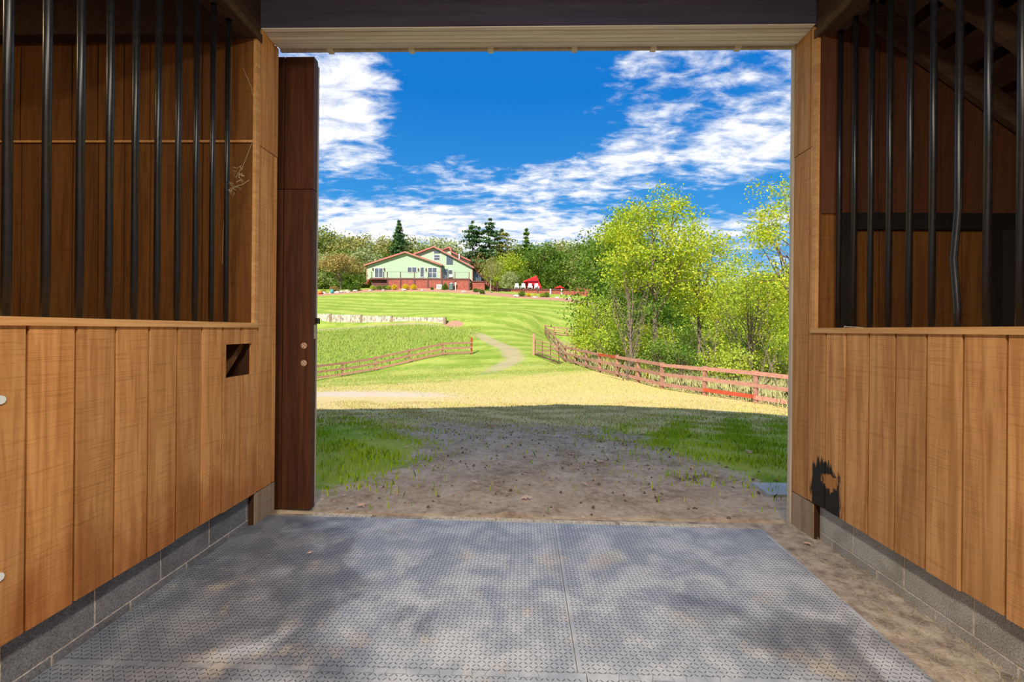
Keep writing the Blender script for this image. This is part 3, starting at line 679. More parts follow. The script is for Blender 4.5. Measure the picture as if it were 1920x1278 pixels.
for xs_, lb in (((-1.70, -1.22), 'grubby perforated edging strip half under the dirt beside the sliding door'), ((-.80, -.215), 'pale perforated edging strip between the muddy gap and the mat seam'),
                ((-.20, .735), 'longest pale perforated edging strip across the middle of the threshold'), ((.77, 1.53), 'pale perforated edging strip towards the dirt strip')):
    xm = (xs_[0]+xs_[1])/2; wob = random.uniform(-.004, .012)
    edging([(x_, front_edge(x_)+.037+(wob if x_ == xm else 0)+(.012 if x_ == xs_[0] else 0), .002) for x_ in (xs_[0], xm, xs_[1])], lb)

# ------------------------------------------------------------------ fences, gate, retaining wall
def rail_fence(posts, label, post_h=1.2, rails=(.22, .66, 1.10), fresh=(), tall=(), group='board fences of the paddock'):
    base = Vector(posts[0]); T = thing('rail_fence', base, label, 'fence', group)
    for i, p in enumerate(posts):
        q = Vector(p)-base; h = post_h+(.35 if i in tall else 0)
        nxt = Vector(posts[min(i+1, len(posts)-1)])-Vector(posts[max(i-1, 0)]); a = math.atan2(nxt.y, nxt.x)
        o = link('post', MB().box(-.065, .065, -.065, .065, -.3, h).mesh('post'), 'fence_fresh' if i in tall else 'fence_wood', T, q, (0, 0, a))
    for i, (p, q) in enumerate(zip(posts[:-1], posts[1:])):
        a, b = Vector(p)-base, Vector(q)-base; side = (b-a).cross(Vector((0, 0, 1))).normalized()*(-.085)
        for k, z in enumerate(rails):
            e = Vector((0, 0, z+random.uniform(-.02, .02)))
            L_ = (b-a).length; m = MB().box(-L_/2-.03, L_/2+.03, -.018, .018, -.075, .075)
            o = link('rail', m.mesh('rail'), 'fence_fresh' if (i, k) in fresh else 'fence_wood', T)
            d = (b-a).normalized(); sx = d; sy = Vector((0, 0, 1)).cross(d).normalized(); sz = d.cross(sy)
            M = Matrix((sx, sy, sz)).transposed().to_4x4(); M.translation = (a+b)/2+e+side; o.matrix_local = M
def onground(px, py, Y):
    p = at(px, py, Y); return (p.x, p.y, ground(p.x, p.y))
pr = [onground(*q) for q in FENCE_R]
pr = [(10.1, 15.3, ground(10.1, 15.3)), ] + pr
rail_fence(pr, 'reddish-brown three-rail fence curving past the yellow-green trees', fresh=((1, 0), (5, 2)))
rail_fence([pr[-1]]+[onground(*q) for q in [(1046, 668, 39), (1038, 655, 45), (1030, 641, 53), (1022, 626, 62), (1039, 624, 62.5), (1063, 622, 63), (1090, 620, 63.5), (1120, 618, 64)]], 'far brown fence turning a corner behind the open gate')
rail_fence([onground(*q) for q in FENCE_L], 'reddish-brown three-rail fence below the rough grass bank', rails=(.18, .58, 1.0), post_h=1.12, tall=(0,))
gpst = onground(1000, 665, 37); gend = onground(1049, 681, 32.6); base = Vector(gpst)
G = thing('farm_gate', base, 'open brown farm gate swung back on its tall post beside the track', 'gate')
MB().box(-.09, .09, -.09, .09, -.3, 1.75).build('gate_post', 'fence_wood', G)
a, b = Vector((.12, -.1, .12)), Vector(gend)-base+Vector((0, 0, .12))
for z in (0, .28, .56, .84, 1.15): MB().bar(a+Vector((0, 0, z)), b+Vector((0, 0, z)), .045, .07).build('gate_rail', 'deck_dark' if z < .1 else 'fence_wood', G)
for f in (.02, .33, .66, .98): p = a.lerp(b, f); MB().bar(p, p+Vector((0, 0, 1.2)), .06, .05, (0, 1, 0)).build('stile', 'deck_dark', G)
MB().bar(a, b+Vector((0, 0, 1.15)), .04, .06).build('gate_brace', 'fence_wood', G)
for z in (.4, 1.0): MB().tube([(.05, -.05, z), (.16, -.12, z)], .03, 6).build('hinge', 'black_steel', G)

RW = thing('retaining_wall', onground(592, 601, 62), 'mottled whitish low retaining wall stepping down along the track', 'wall'); base = RW.location.copy()
wp = [(540, 599, 64), (619.5, 602, 61.6), (677, 604, 60.6), (734, 605.5, 59.6), (833, 608.5, 58)]; tops = [586.5, 588.3, 590.2, 592.4, 595.2]
for i in range(4):
    p, q = at(*wp[i]), at(*wp[i+1]); zt = at(wp[i+1][0], tops[i+1]-.5, wp[i+1][2]).z
    p.z = ground(p.x, p.y)-.6; q.z = ground(q.x, q.y)-.6; z0 = min(p.z, q.z); n_ = 3
    d = Vector((q.x-p.x, q.y-p.y, 0)); L_ = d.length; d.normalize(); s_ = Vector((-d.y, d.x, 0))*.35
    for k in range(n_):
        a_ = p+d*(L_*k/n_+.02); b_ = p+d*(L_*(k+1)/n_-.02); a_.z = b_.z = z0
        vs = [a_, b_, b_+s_, a_+s_]; vs = vs+[Vector((v_.x, v_.y, zt)) for v_ in vs]
        MB().add(vs, [(3, 2, 1, 0), (4, 5, 6, 7), (0, 1, 5, 4), (1, 2, 6, 5), (2, 3, 7, 6), (3, 0, 4, 7)]).build('wall_block', 'retaining_wall', RW, base)
    pe = p+Vector((0, -.05, 0)); MB().box(pe.x-.14, pe.x+.14, pe.y-.05, pe.y+.35, z0, zt+.06).build('pier', 'weathered_post', RW, base)
pe = at(*wp[-1]); MB().box(pe.x-.15, pe.x+.2, pe.y-.1, pe.y+.6, ground(pe.x, pe.y)-.4, zt+.03).build('pier', 'weathered_post', RW, base)

# ------------------------------------------------------------------ plants
def leaf_quads(C, size, rs, up=.4, aspect=.55, jit=.35):
    n = len(C); d = rs.standard_normal((n, 3)); d /= np.linalg.norm(d, axis=1, keepdims=True)
    nn = rs.standard_normal((n, 3)); nn[:, 2] += up*2; s = np.cross(d, nn); s /= np.linalg.norm(s, axis=1, keepdims=True)+1e-9
    L = size*(1+jit*rs.uniform(-1, 1, (n, 1))); V = np.stack([C-d*L*.5, C+s*L*.5*aspect, C+d*L*.5, C-s*L*.5*aspect], 1)
    return V.reshape(-1, 3), np.arange(n*4).reshape(n, 4)
def crown_clusters(rs, n, c, r, low=-1.0, lump=.28):
    out = []
    dirs = rs.standard_normal((6, 3)); dirs /= np.linalg.norm(dirs, axis=1, keepdims=True)
    while len(out) < n:
        p = rs.standard_normal(3); p /= np.linalg.norm(p)
        if p[2] < low: continue
        k = 1 - lump + lump*max(dirs @ p)*1.4
        out.append(np.array(c) + p*np.array(r)*k*rs.uniform(.25, 1)**.45)
    return np.array(out)
def tree_mesh(seed, H, tr, cz, crad, ncl, nper, clr, leaf, nb=12, lean=(0, 0), stems=1, low=-1.0, up=.4, start=.3):
    rs = np.random.default_rng(seed); m = MB(); top = cz+crad[2]*.75
    K = crown_clusters(rs, ncl, (lean[0], lean[1], cz), crad, low)
    for st in range(stems):
        ox, oy = (0, 0) if stems == 1 else rs.uniform(-.25, .25, 2); tx, ty = (0, 0) if stems == 1 else rs.uniform(-.35, .35, 2)*crad[0]
        P = [Vector((ox+(lean[0]+tx)*f**1.3+rs.normal(0, .03)*H*.12*(f > 0), oy+(lean[1]+ty)*f**1.3+rs.normal(0, .03)*H*.12*(f > 0), -.3+(top+.3)*f)) for f in np.linspace(0, 1, 7)]
        rr = [tr*(1-.85*f) for f in np.linspace(0, 1, 7)]; rr[0] *= 1.25
        m.tube(P, rr, 7)
        for b in range(nb):
            q = K[rs.integers(len(K))]; f = rs.uniform(start, .92); i = min(int(f*6), 5); a = P[i].lerp(P[i+1], f*6-i); q = Vector(q)
            if q.z < a.z-.3*crad[2]: continue
            mid = a.lerp(q, .5)+Vector((rs.normal(0, .1), rs.normal(0, .1), rs.normal(.1, .12)))*crad[0]*.35
            r0 = tr*(1-.85*f)*.55; m.tube([a, mid, q], [r0, r0*.6, r0*.2], 5, False)
            for e in range(2):
                q2 = mid.lerp(q, .4)+Vector(rs.normal(0, .22, 3))*crad[0]; m.tube([mid, mid.lerp(q2, .5)+Vector((0, 0, .05)), q2], [r0*.5, r0*.3, r0*.12], 4, False)
    C = np.repeat(K, nper, 0) + rs.standard_normal((ncl*nper, 3))*np.array(clr)
    V, Q = leaf_quads(C, leaf, rs, up)
    return m.mesh('trunk', True), np_mesh('foliage', V, Q)
def conifer_mesh(seed, H, R, tr, levels=16, ragged=.2, leaf=.5, base=.12, power=.75):
    rs = np.random.default_rng(seed); m = MB().tube([(0, 0, -.3), (rs.normal(0, .1), 0, H*.5), (0, 0, H*.99)], [tr, tr*.6, .02], 7); C = []
    for l in range(levels):
        f = base+(1-base)*l/(levels-1); z = H*f; rad = R*(1-f)**power*rs.uniform(.75, 1.15)+.25
        for b in range(int(rs.integers(5, 9))):
            if rs.random() < ragged: continue
            a = rs.uniform(0, 2*PI); r1 = rad*rs.uniform(.7, 1.15); q = Vector((math.cos(a)*r1, math.sin(a)*r1, z-r1*.18+rs.normal(0, .1)))
            if r1 > 1: m.tube([(0, 0, z), q], [tr*.2*(1-f)+.02, .015], 4, False)
            n = int(16+60*r1/R)
            for k in range(n):
                s = rs.uniform(.15, 1); C.append((q.x*s+rs.normal(0, .16*r1*s+.08), q.y*s+rs.normal(0, .16*r1*s+.08), z+(q.z-z)*s+rs.normal(0, .13)+.05))
    V, Q = leaf_quads(np.array(C), leaf, rs, 1.2, .45); return m.mesh('trunk', True), np_mesh('foliage', V, Q)
PLANT_CACHE = {}
def plant(name, key, maker, loc, label, cat, group, leafmat, bark='bark', scale=1.0, rz=None, sz=1.0):
    if key not in PLANT_CACHE:
        PLANT_CACHE[key] = maker()
        for q in PLANT_CACHE[key]: q.materials.append(MAT['bark'])
    tm, fm = PLANT_CACHE[key]; T = thing(name, loc, label, cat, group, rz=random.uniform(0, 6.28) if rz is None else rz); T.scale = (scale, scale, scale*sz)
    for nm, me, mt in (('trunk', tm, bark), ('foliage', fm, leafmat)):
        o = link(nm, me, None, T); o.material_slots[0].link = 'OBJECT'; o.material_slots[0].material = MAT[mt]
        if nm == 'foliage': o['kind'] = 'stuff'
    return T
def decid(seed, H=12, R=4.2, dense=True):
    return lambda: tree_mesh(seed, H, .22, H*.50, (R, R, H*.48), 95 if dense else 45, 60, (.75, .75, .6), .46, nb=10, low=-.97)
def place_tree(px, py_top, Y, seed, mat, label, H=12, R=4.2, wide=None, name='tree', group='trees behind the house', dense=True):
    p = at(px, 600, Y); z = ground(p.x, p.y); top = at(px, py_top, Y).z; sc = (top-z)/H
    w_ = wide or 1.0
    if group != 'terrace trees': label = HUE[mat]+' '+label
    T = plant(name, ('d', seed), decid(seed, H, R, dense), (p.x, p.y, z-.1), label, 'tree', group, mat, scale=sc*w_, sz=1/w_); return T
HUE = {'leaf_olive': 'olive-brown', 'leaf_midgreen': 'mid-green', 'leaf_paleolive': 'pale grey-green', 'leaf_lime': 'lime-green', 'leaf_darkgreen': 'dark green', 'leaf_yellowgreen': 'yellow-green'}
# forest backdrop: tops read from the skyline
GF = 'woodland beyond the house'
back = []
for k, px in enumerate(range(560, 850, 19)):
    top = np.interp(px, [560, 592, 620, 660, 700, 720, 770, 800, 830, 850], [428, 431, 437, 440, 447, 446, 446, 452, 452, 462]) + random.uniform(-4, 5)
    place_tree(px+random.uniform(-5, 5), top, random.uniform(122, 138), 11+k % 5, random.choice(['leaf_olive', 'leaf_olive', 'leaf_midgreen', 'leaf_paleolive']), 'tree in the autumn woodland rising behind the green house', wide=1.15, group=GF, name='woodland_tree')
for k, px in enumerate(range(570, 700, 17)):
    place_tree(px+random.uniform(-5, 5), random.uniform(462, 482), random.uniform(108, 116), 11+(k*2) % 5, random.choice(['leaf_paleolive', 'leaf_midgreen', 'leaf_lime', 'leaf_olive']), 'smaller tree at the foot of the woodland beside the green house', wide=1.25, group='low woodland edge', name='woodland_tree')
for k, px in enumerate(range(700, 880, 22)):
    place_tree(px+random.uniform(-5, 5), random.uniform(470, 480), random.uniform(118, 122), 11+(k*3) % 5, random.choice(['leaf_midgreen', 'leaf_olive', 'leaf_darkgreen']), 'dark tree close behind the red roofs', wide=1.25, group='trees close behind the house', name='woodland_tree')
for k, px in enumerate(range(890, 1180, 18)):
    top = np.interp(px, [890, 930, 960, 985, 1010, 1040, 1065, 1090, 1120, 1180], [470, 462, 460, 456, 464, 452, 448, 455, 450, 470]) + random.uniform(-4, 5)
    place_tree(px+random.uniform(-5, 5), top, random.uniform(118, 132), 11+k % 5, random.choice(['leaf_olive', 'leaf_midgreen', 'leaf_midgreen', 'leaf_paleolive']), 'tree in the woodland behind the red shade sail', wide=1.15, group=GF, name='woodland_tree')
for px, top, Y, mt, lb in ((893, 478, 112, 'leaf_bronze', 'brownish small tree beside the deck stairs, behind the thin-trunked tree'), (943, 472, 113, 'leaf_lime', 'yellow-green rounded tree left of the red shade sail'), (965, 478, 112, 'leaf_yellowgreen', 'yellowish tree standing behind the white chairs'),
                           (1018, 455, 110, 'leaf_midgreen', 'tall green tree just behind the red shade sail'), (1058, 470, 112, 'leaf_midgreen', 'green tree just behind the red umbrella'), (1085, 478, 108, 'leaf_olive', 'olive tree at the end of the terrace'),
                           (955, 505, 106, 'leaf_paleolive', 'pale low bushy tree before the terrace end of the deck'), (985, 503, 107, 'leaf_midgreen', 'low bushy tree behind the white chairs'), (1035, 497, 107, 'leaf_darkgreen', 'dark low tree between sail and umbrella'), (926, 500, 108, 'leaf_lime', 'bright low tree behind the stair rail')):
    place_tree(px, top, Y, 13+int(px) % 4, mt, lb, wide=1.2, group='terrace trees')
def place_conifer(px, top, Y, seed, R, lb, ragged=.15, levels=18, mat='leaf_pine', base=.12):
    p = at(px, 600, Y); z = ground(p.x, p.y); H = at(px, top, Y).z-z
    plant('conifer', ('c', seed), lambda: conifer_mesh(seed, H, R, .28, levels, ragged, .75, base, .45 if ragged > .18 else .75), (p.x, p.y, z-.1), lb, 'tree', 'conifers on the skyline', mat)
place_conifer(746, 415, 118, 31, 4.6, 'dense dark spruce rising behind the green house', .05, 24)
place_conifer(884, 416, 112, 32, 5.0, 'ragged dark pine beside the roof end, shorter of the close pair', .35, 15)
place_conifer(897, 427, 113, 36, 4.4, 'low ragged pine wedged between the two tall pines', .3, 14)
place_conifer(917, 411, 114, 33, 5.4, 'tallest ragged dark pine on the skyline', .42, 14, base=.3)
place_conifer(940, 431, 116, 34, 6.0, 'broad pine with olive needles beyond the tallest pine', .2, 15, 'leaf_olive')
place_conifer(986, 430, 118, 35, 4.2, 'slim pale green conifer standing alone above the trees', .1, 16, 'leaf_midgreen')
# round bronze tree left of the house
p = at(638, 600, 96); z = ground(p.x, p.y)
plant('maple_tree', 'bronze', lambda: tree_mesh(51, 8, .17, 4.6, (4.9, 4.5, 2.9), 70, 60, (.65, .65, .45), .40, nb=16, stems=3, low=-.25, start=.15), (p.x, p.y, z), 'round bronze-leaved tree on low branching stems beside the green house', 'tree', None, 'leaf_bronze')
# wooded edge on the right
def near_tree(key, px, py, Y, H, tr, cz, crad, ncl, nper, clr, leaf, mt, lb, **kw):
    p = at(px, py, Y); z = ground(p.x, p.y)
    return plant('tree', key, lambda: tree_mesh(kw.pop('seed', 5), H, tr, cz, crad, ncl, nper, clr, leaf, **kw), (p.x, p.y, z), lb, 'tree', 'trees along the curving fence', mt, rz=0.0)
near_tree('n1', 1230, 672, 26.5, 10, .20, 6.9, (2.9, 2.9, 3.6), 110, 150, (.42, .42, .28), .155, 'leaf_yellowgreen', 'tallest yellow-green tree with a dark leaning trunk behind the fence', seed=61, nb=22, lean=(-.3, .2), low=-.8, start=.35)
near_tree('n2', 1310, 668, 28.5, 9, .13, 6.0, (2.4, 2.4, 3.2), 70, 120, (.40, .40, .26), .15, 'leaf_yellowgreen', 'slimmer yellow-green tree with sparse crown and straight dark trunk', seed=62, nb=20, low=-.9, start=.3)
near_tree('n3', 1515, 690, 20.5, 9.5, .14, 6.6, (2.5, 2.2, 3.6), 70, 110, (.36, .36, .24), .13, 'leaf_yellowgreen', 'open-branched tree reaching past the edge of the doorway', seed=63, nb=30, lean=(-.5, 0), low=-.9, start=.15)
near_tree('n4', 1400, 670, 25, 6, .06, 3.9, (2.2, 2.0, 2.3), 46, 70, (.36, .36, .24), .13, 'leaf_yellowgreen', 'low leaning sapling with pale bare stems', seed=64, nb=22, stems=3, low=-.7, start=.1)
near_tree('n5', 1187, 690, 25, 6.5, .07, 4.4, (1.7, 1.7, 2.0), 26, 60, (.35, .35, .24), .14, 'leaf_midgreen', 'thin twin-stemmed sapling beside the leaning trunk', seed=65, nb=16, stems=2, low=-.8, start=.15)
near_tree('n6', 1152, 600, 48, 15, .30, 8.0, (5.2, 5.0, 7.0), 130, 90, (.8, .8, .6), .32, 'leaf_darkgreen', 'dense dark green tree behind the yellow-green trees', seed=66, nb=14)
near_tree('n7', 1210, 600, 52, 13, .28, 7.2, (4.6, 4.6, 6.0), 100, 80, (.8, .8, .6), .32, 'leaf_darkgreen', 'second dark green tree partly hidden by the tallest yellow-green tree', seed=67, nb=14)
near_tree('n8', 1118, 610, 40, 5, .07, 2.7, (2.1, 2.0, 2.5), 60, 70, (.4, .4, .35), .18, 'leaf_yellowgreen', 'bushy yellow-green tree above the fence corner', seed=68, nb=14, stems=4, start=.1)
near_tree('n9', 1345, 640, 38, 9, .12, 5.4, (2.8, 2.6, 3.2), 55, 70, (.5, .5, .35), .2, 'leaf_lime', 'pale lime tree further back in the thicket', seed=69, nb=14)
near_tree('n10', 1440, 640, 34, 7.5, .10, 4.4, (2.8, 2.6, 2.8), 55, 70, (.5, .5, .35), .18, 'leaf_yellowgreen', 'rounded yellow-green tree behind the leaning sapling', seed=70, nb=14)
# bare grey saplings
for k, (px, py, Y, H_) in enumerate(((1275, 668, 24, 3.2), (1345, 676, 22.5, 3.4), (1175, 690, 23.6, 3.0), (1465, 690, 19.5, 3.6), (1420, 684, 21.5, 3.0))):
    p = at(px, py, Y); rs = np.random.default_rng(90+k); m = MB()
    for s_ in range(4):
        e = Vector((rs.normal(0, .5)*H_*.5, rs.normal(0, .4)*H_*.4, H_*rs.uniform(.7, 1))); mid = e*.5+Vector((rs.normal(0, .12), rs.normal(0, .12), .1)); m.tube([(0, 0, -.2), mid, e], [.035, .022, .006], 5)
        for b_ in range(6): f = rs.uniform(.3, .95); a_ = Vector((0, 0, 0)).lerp(mid, f*2) if f < .5 else mid.lerp(e, f*2-1); m.tube([a_, a_+Vector((rs.normal(0, .4), rs.normal(0, .3), rs.uniform(.1, .6)))], [.010, .004], 4, False)
    o = m.build('bare_sapling', 'bark', None, loc=(p.x, p.y, ground(p.x, p.y))); tag(o, 'bare grey branching sapling among the thicket behind the fence', 'sapling', 'bare saplings in the thicket')
# thicket shrubs
def shrub_key(i): return ('s', i), (lambda: tree_mesh(200+i, 1.6, .03, .85, (.9, .9, .75), 26, 55, (.22, .22, .18), .11, nb=10, stems=3, low=-.6, start=.05))
rs = np.random.default_rng(77); spots = []
for k in range(64):
    Y = rs.uniform(21, 46); px = rs.uniform(1090, 1500); p = at(px, 650, Y)
    fx = np.interp(Y, [17, 18.7, 20.6, 22.8, 25, 27.5, 30, 32.3, 35, 40, 60], [8.65, 7.4, 6.2, 5.65, 5.1, 4.5, 4.05, 3.55, 3.05, 2.6, 3.0])
    if p.x < fx+1.3: continue
    ky, mk_ = shrub_key(k % 5); mt = rs.choice(['leaf_yellowgreen', 'leaf_lime', 'leaf_midgreen', 'leaf_paleolive', 'leaf_olive'], p=[.40, .27, .22, .03, .08]); sc = rs.uniform(.7, 1.0)*(1+.012*Y)*(1.0 if Y < 28 else 1.3)
    plant('shrub', ky, mk_, (p.x, Y, ground(p.x, Y)-.05), ('low ' if sc < 1.35 else 'tall ')+HUE[str(mt)]+' leafy shrub in the thicket behind the curving fence', 'shrub', 'shrubs of the thicket', str(mt), scale=sc)
for px, top, Y, mt in ((1260, 520, 62, 'leaf_lime'), (1300, 530, 70, 'leaf_midgreen'), (1350, 525, 66, 'leaf_yellowgreen'), (1400, 520, 60, 'leaf_lime'), (1450, 505, 56, 'leaf_yellowgreen'), (1490, 500, 60, 'leaf_midgreen'), (1230, 540, 75, 'leaf_olive'), (1330, 535, 85, 'leaf_paleolive'), (1430, 530, 80, 'leaf_paleolive'), (1530, 500, 66, 'leaf_midgreen')):
    place_tree(px, top, Y, 11+int(px) % 5, mt, 'hazy tree far back in the thicket beyond the fence', wide=1.35, group='far thicket trees', name='tree')

# ------------------------------------------------------------------ grass as fine blades
def blades(name, X, Y, h, wd, mat, label, cat='grass', lean=.35, z=None):
    n = len(X); Z = ground_np(X, Y) if z is None else z; a = RNG.uniform(0, 2*PI, n); hh = h*RNG.uniform(.5, 1.25, n); l = RNG.normal(0, lean, n)*hh; la = RNG.uniform(0, 2*PI, n)
    w2 = wd*RNG.uniform(.7, 1.3, n)*.5; bx, by = np.cos(a)*w2, np.sin(a)*w2; tx, ty = X+np.cos(la)*l, Y+np.sin(la)*l; mx_, my_ = X+np.cos(la)*l*.35, Y+np.sin(la)*l*.35
    V = np.stack([np.stack([X-bx, Y-by, Z-.015], -1), np.stack([X+bx, Y+by, Z-.015], -1), np.stack([mx_+bx*.7, my_+by*.7, Z+hh*.6], -1), np.stack([tx, ty, Z+hh], -1), np.stack([mx_-bx*.7, my_-by*.7, Z+hh*.6], -1)], 1)
    Q_ = np.arange(n*5).reshape(n, 5); o = link(name, np_mesh(name, V.reshape(-1, 3), Q_), mat); return tag(o, label, cat, kind='stuff')
def scatter(n, x0, x1, y0, y1, fn):
    X = RNG.uniform(x0, x1, n); Y = np.sqrt(RNG.uniform(y0**2, y1**2, n)) if y0 > 0 else RNG.uniform(y0, y1, n); k = fn(X, Y) > RNG.uniform(0, 1, n); return X[k], Y[k]
_ph = RNG.uniform(0, 6.28, 8); _fr = RNG.uniform(.8, 4.5, (8, 2))*RNG.choice([-1, 1], (8, 2))
def patchy(X, Y): return np.clip(.5+.28*sum(np.sin(_fr[i, 0]*X+_fr[i, 1]*Y+_ph[i]) for i in range(8))/1.7, 0, 1)
cone = lambda X, Y: (X > -.50*Y-.6) & (X < .64*Y+.6)
X, Y = scatter(260000, -6, 9, 3.85, 17, lambda X, Y: cone(X, Y)*np.clip(masks(X, Y)['green']*1.3*patchy(X*1.3, Y*1.3)**1.6 + .012*patchy(X*2, Y*2)**2, 0, 1)); blades('green_grass', X, Y, .070, .013, 'grass_green', 'bright green grass patches in the barn shade')
X, Y = scatter(150000, -7, 10, 4.2, 17, lambda X, Y: cone(X, Y)*np.clip((masks(X, Y)['dry']*.75+.16)*patchy(Y, X)**1.3, 0, 1)); blades('dry_grass', X, Y, .045, .010, 'grass_dry', 'short brownish grass around the worn dirt in the barn shade')
X, Y = scatter(150000, -14, 16, 14.5, 34, lambda X, Y: cone(X, Y)*np.clip(.25+masks(X, Y)['straw']*.35-masks(X, Y)['pale']*.7, 0, 1)*(masks(X, Y)['wild'] < .4)*(masks(X, Y)['path'] < .5)); blades('sunlit_grass', X, Y, .055, .020, 'grass_sunny', 'sunlit straw-coloured grass beyond the barn shadow')
X, Y = scatter(150000, -32, -3, 33, 58, lambda X, Y: masks(X, Y)['wild']*(X < 0)*.8); blades('bank_grass', X, Y, .24, .035, 'grass_wild', 'rough tall grass on the bank below the retaining wall')
X, Y = scatter(110000, 2, 26, 15, 46, lambda X, Y: masks(X, Y)['wild']*cone(X, Y)*.8*(X > 2)); blades('thicket_grass', X, Y, .62, .03, 'grass_straw', 'tall dry grass in the thicket behind the curving fence')
X, Y = scatter(12000, 2, 24, 23, 42, lambda X, Y: masks(X, Y)['wild']*cone(X, Y)*(patchy(X*.4, Y*.4) > .55)*.8); blades('goldenrod', X, Y, .85, .04, 'goldenrod', 'yellow flowering weeds in the thicket', 'weeds')
# weeds by the sliding door, straw and litter on the dirt strip
n_ = 900; X = RNG.uniform(1.90, 2.20, n_); Y = RNG.uniform(1.6, 3.72, n_); kk = np.clip(RNG.normal(2.1, .12, n_), 1.88, 2.19); X = np.where(RNG.random(n_) < .65, kk, X)
d = RNG.uniform(0, PI, n_); L_ = RNG.uniform(.01, .055, n_); w_ = .0016; cx_, sx_ = np.cos(d)*L_/2, np.sin(d)*L_/2; z0 = RNG.uniform(.003, .016, n_)
V = np.stack([np.stack([X-cx_-sx_/L_*w_*2, Y-sx_+cx_/L_*w_*2, z0], -1), np.stack([X-cx_+sx_/L_*w_*2, Y-sx_-cx_/L_*w_*2, z0], -1), np.stack([X+cx_, Y+sx_, z0+RNG.uniform(-.002, .02, n_)], -1)], 1)
o = link('straw_litter', np_mesh('straw', V.reshape(-1, 3), np.arange(n_*3).reshape(-1, 3)), 'straw_bits'); tag(o, 'loose straw and chaff along the foot of the scorched wall', 'straw', kind='stuff')

# ------------------------------------------------------------------ the house on the hill
YH = 95.0; SC = YH/F
def hx(px, Y=YH): return at(px, 520, Y).x
def hz(py, px=800, Y=YH): return at(px, py, Y).z
ZD = hz(521.2, 780, 92)                     # deck level
hb = Vector((hx(760), YH, ZD))
HS = thing('house', hb, 'pale green gabled house with red roofs on top of the hill', 'house')
def wall_gable(pl, pr_, pa, zl, zr, za, y0, y1, nm='gable_wall'):
    """pentagon wall prism: left/right px, eave and apex heights"""
    MB().prism([(pl, ZD-.1), (pr_, ZD-.1), (pr_, zr), (pa, za), (pl, zl)], 'Y', y0, y1).build(nm, 'siding', HS, hb)
def roof_pair(xl, zl, xa_, za, xr, zr, y0, y1, th=.28):
    for (xa2, z2, xb2, zb2) in ((xl, zl, xa_, za), (xa_, za, xr, zr)):
        r_ = MB().prism([(xa2, z2), (xb2, zb2), (xb2, zb2+th), (xa2, z2+th)], 'Y', y0, y1).build('roof', 'roof_red', HS, hb)
        MB().prism([(xa2, z2-.06), (xb2, zb2-.06), (xb2, zb2+th*.35), (xa2, z2+th*.35)], 'Y', y0-.06, y0).build('fascia', 'house_trim', r_)  .location = -hb
def window(x0, x1, z0, z1, Y, nm='window', cols=1, rows=1, fr=.10):
    o = MB().box(x0, x1, Y-.10, Y+.02, z0, z1).build(nm, 'white_paint', HS, hb); w_ = (x1-x0-fr*(cols+1))/cols; h_ = (z1-z0-fr*(rows+1))/rows
    for i in range(cols):
        for k in range(rows):
            a_ = x0+fr+(w_+fr)*i; b_ = z0+fr+(h_+fr)*k; q = MB().box(a_, a_+w_, Y-.13, Y-.09, b_, b_+h_).build('pane', 'glass', o); q.location = -hb
    return o
# low gable in front
xl, xa1, xr = hx(684), hx(760.6), hx(829.8); zl, za, zr = hz(499, 690), hz(474, 760), hz(498.5, 825)
wall_gable(hx(688), hx(826), xa1, zl+.1, zr+.1, za, YH, YH+11); roof_pair(xl, zl, xa1, za, xr, zr, YH-.7, YH+11.3)
for nm, x0, x1, y0, y1, c_, r_ in (('french_door', 702, 718.5, 502.5, 521, 2, 1), ('window', 763.5, 781.5, 500.5, 511, 2, 1), ('door', 787.6, 795.6, 500.5, 519.5, 1, 1), ('window', 802, 819.5, 501, 521, 2, 2)):
    window(hx(x0), hx(x1), max(hz(y1), ZD+.02), hz(y0), YH, nm, c_, r_)
for px in (699.4, 720.8, 784.6, 799):
    MB().box(hx(px)-.10, hx(px)+.10, YH-.25, YH, hz(507.5), hz(503)).build('wall_lamp', 'deck_dark', HS, hb)
for px in (687.8, 826.2): MB().box(hx(px)-.09, hx(px)+.09, YH-.06, YH+.1, ZD-.1, hz(500.5)).build('corner_board', 'house_trim', HS, hb)
# porch recess between the gables
MB().box(hx(827), hx(838), YH+1.6, YH+1.8, ZD-.1, hz(498)).build('porch_wall', 'siding', HS, hb); MB().box(hx(831), hx(837), YH+1.5, YH+1.62, ZD, hz(502)).build('porch_door', 'glass', HS, hb)
# tall gable behind
Y2 = YH+4; x2 = lambda px: at(px, 520, Y2).x; z2 = lambda py, px=820: at(px, py, Y2).z
wall_gable(x2(762), x2(885.5), x2(814), z2(482), z2(500), z2(464), Y2, Y2+11); roof_pair(x2(755), z2(486.5), x2(814), z2(464), x2(889.5), z2(503), Y2-.7, Y2+11.3)
MB().prism([(x2(813.5), z2(474.5)), (x2(824.6), z2(474.5)), (x2(824.6), z2(471.5)), (x2(815), z2(468.5)), (x2(813.5), z2(468.8))], 'Y', Y2-.10, Y2).build('transom_window', 'glass', HS, hb)
window(x2(813), x2(825), z2(488), z2(477.5), Y2, 'window', 1, 2)
MB().prism([(x2(837), z2(495.5)), (x2(848.8), z2(495.5)), (x2(848.8), z2(483.5)), (x2(837), z2(478))], 'Y', Y2-.10, Y2).build('tall_window', 'glass', HS, hb)
window(x2(838), x2(849), ZD+.3, z2(505), Y2, 'window', 1, 1)
MB().box(x2(885.5)-.1, x2(885.5)+.1, Y2-.06, Y2+.1, ZD-.1, z2(502)).build('corner_board', 'house_trim', HS, hb)
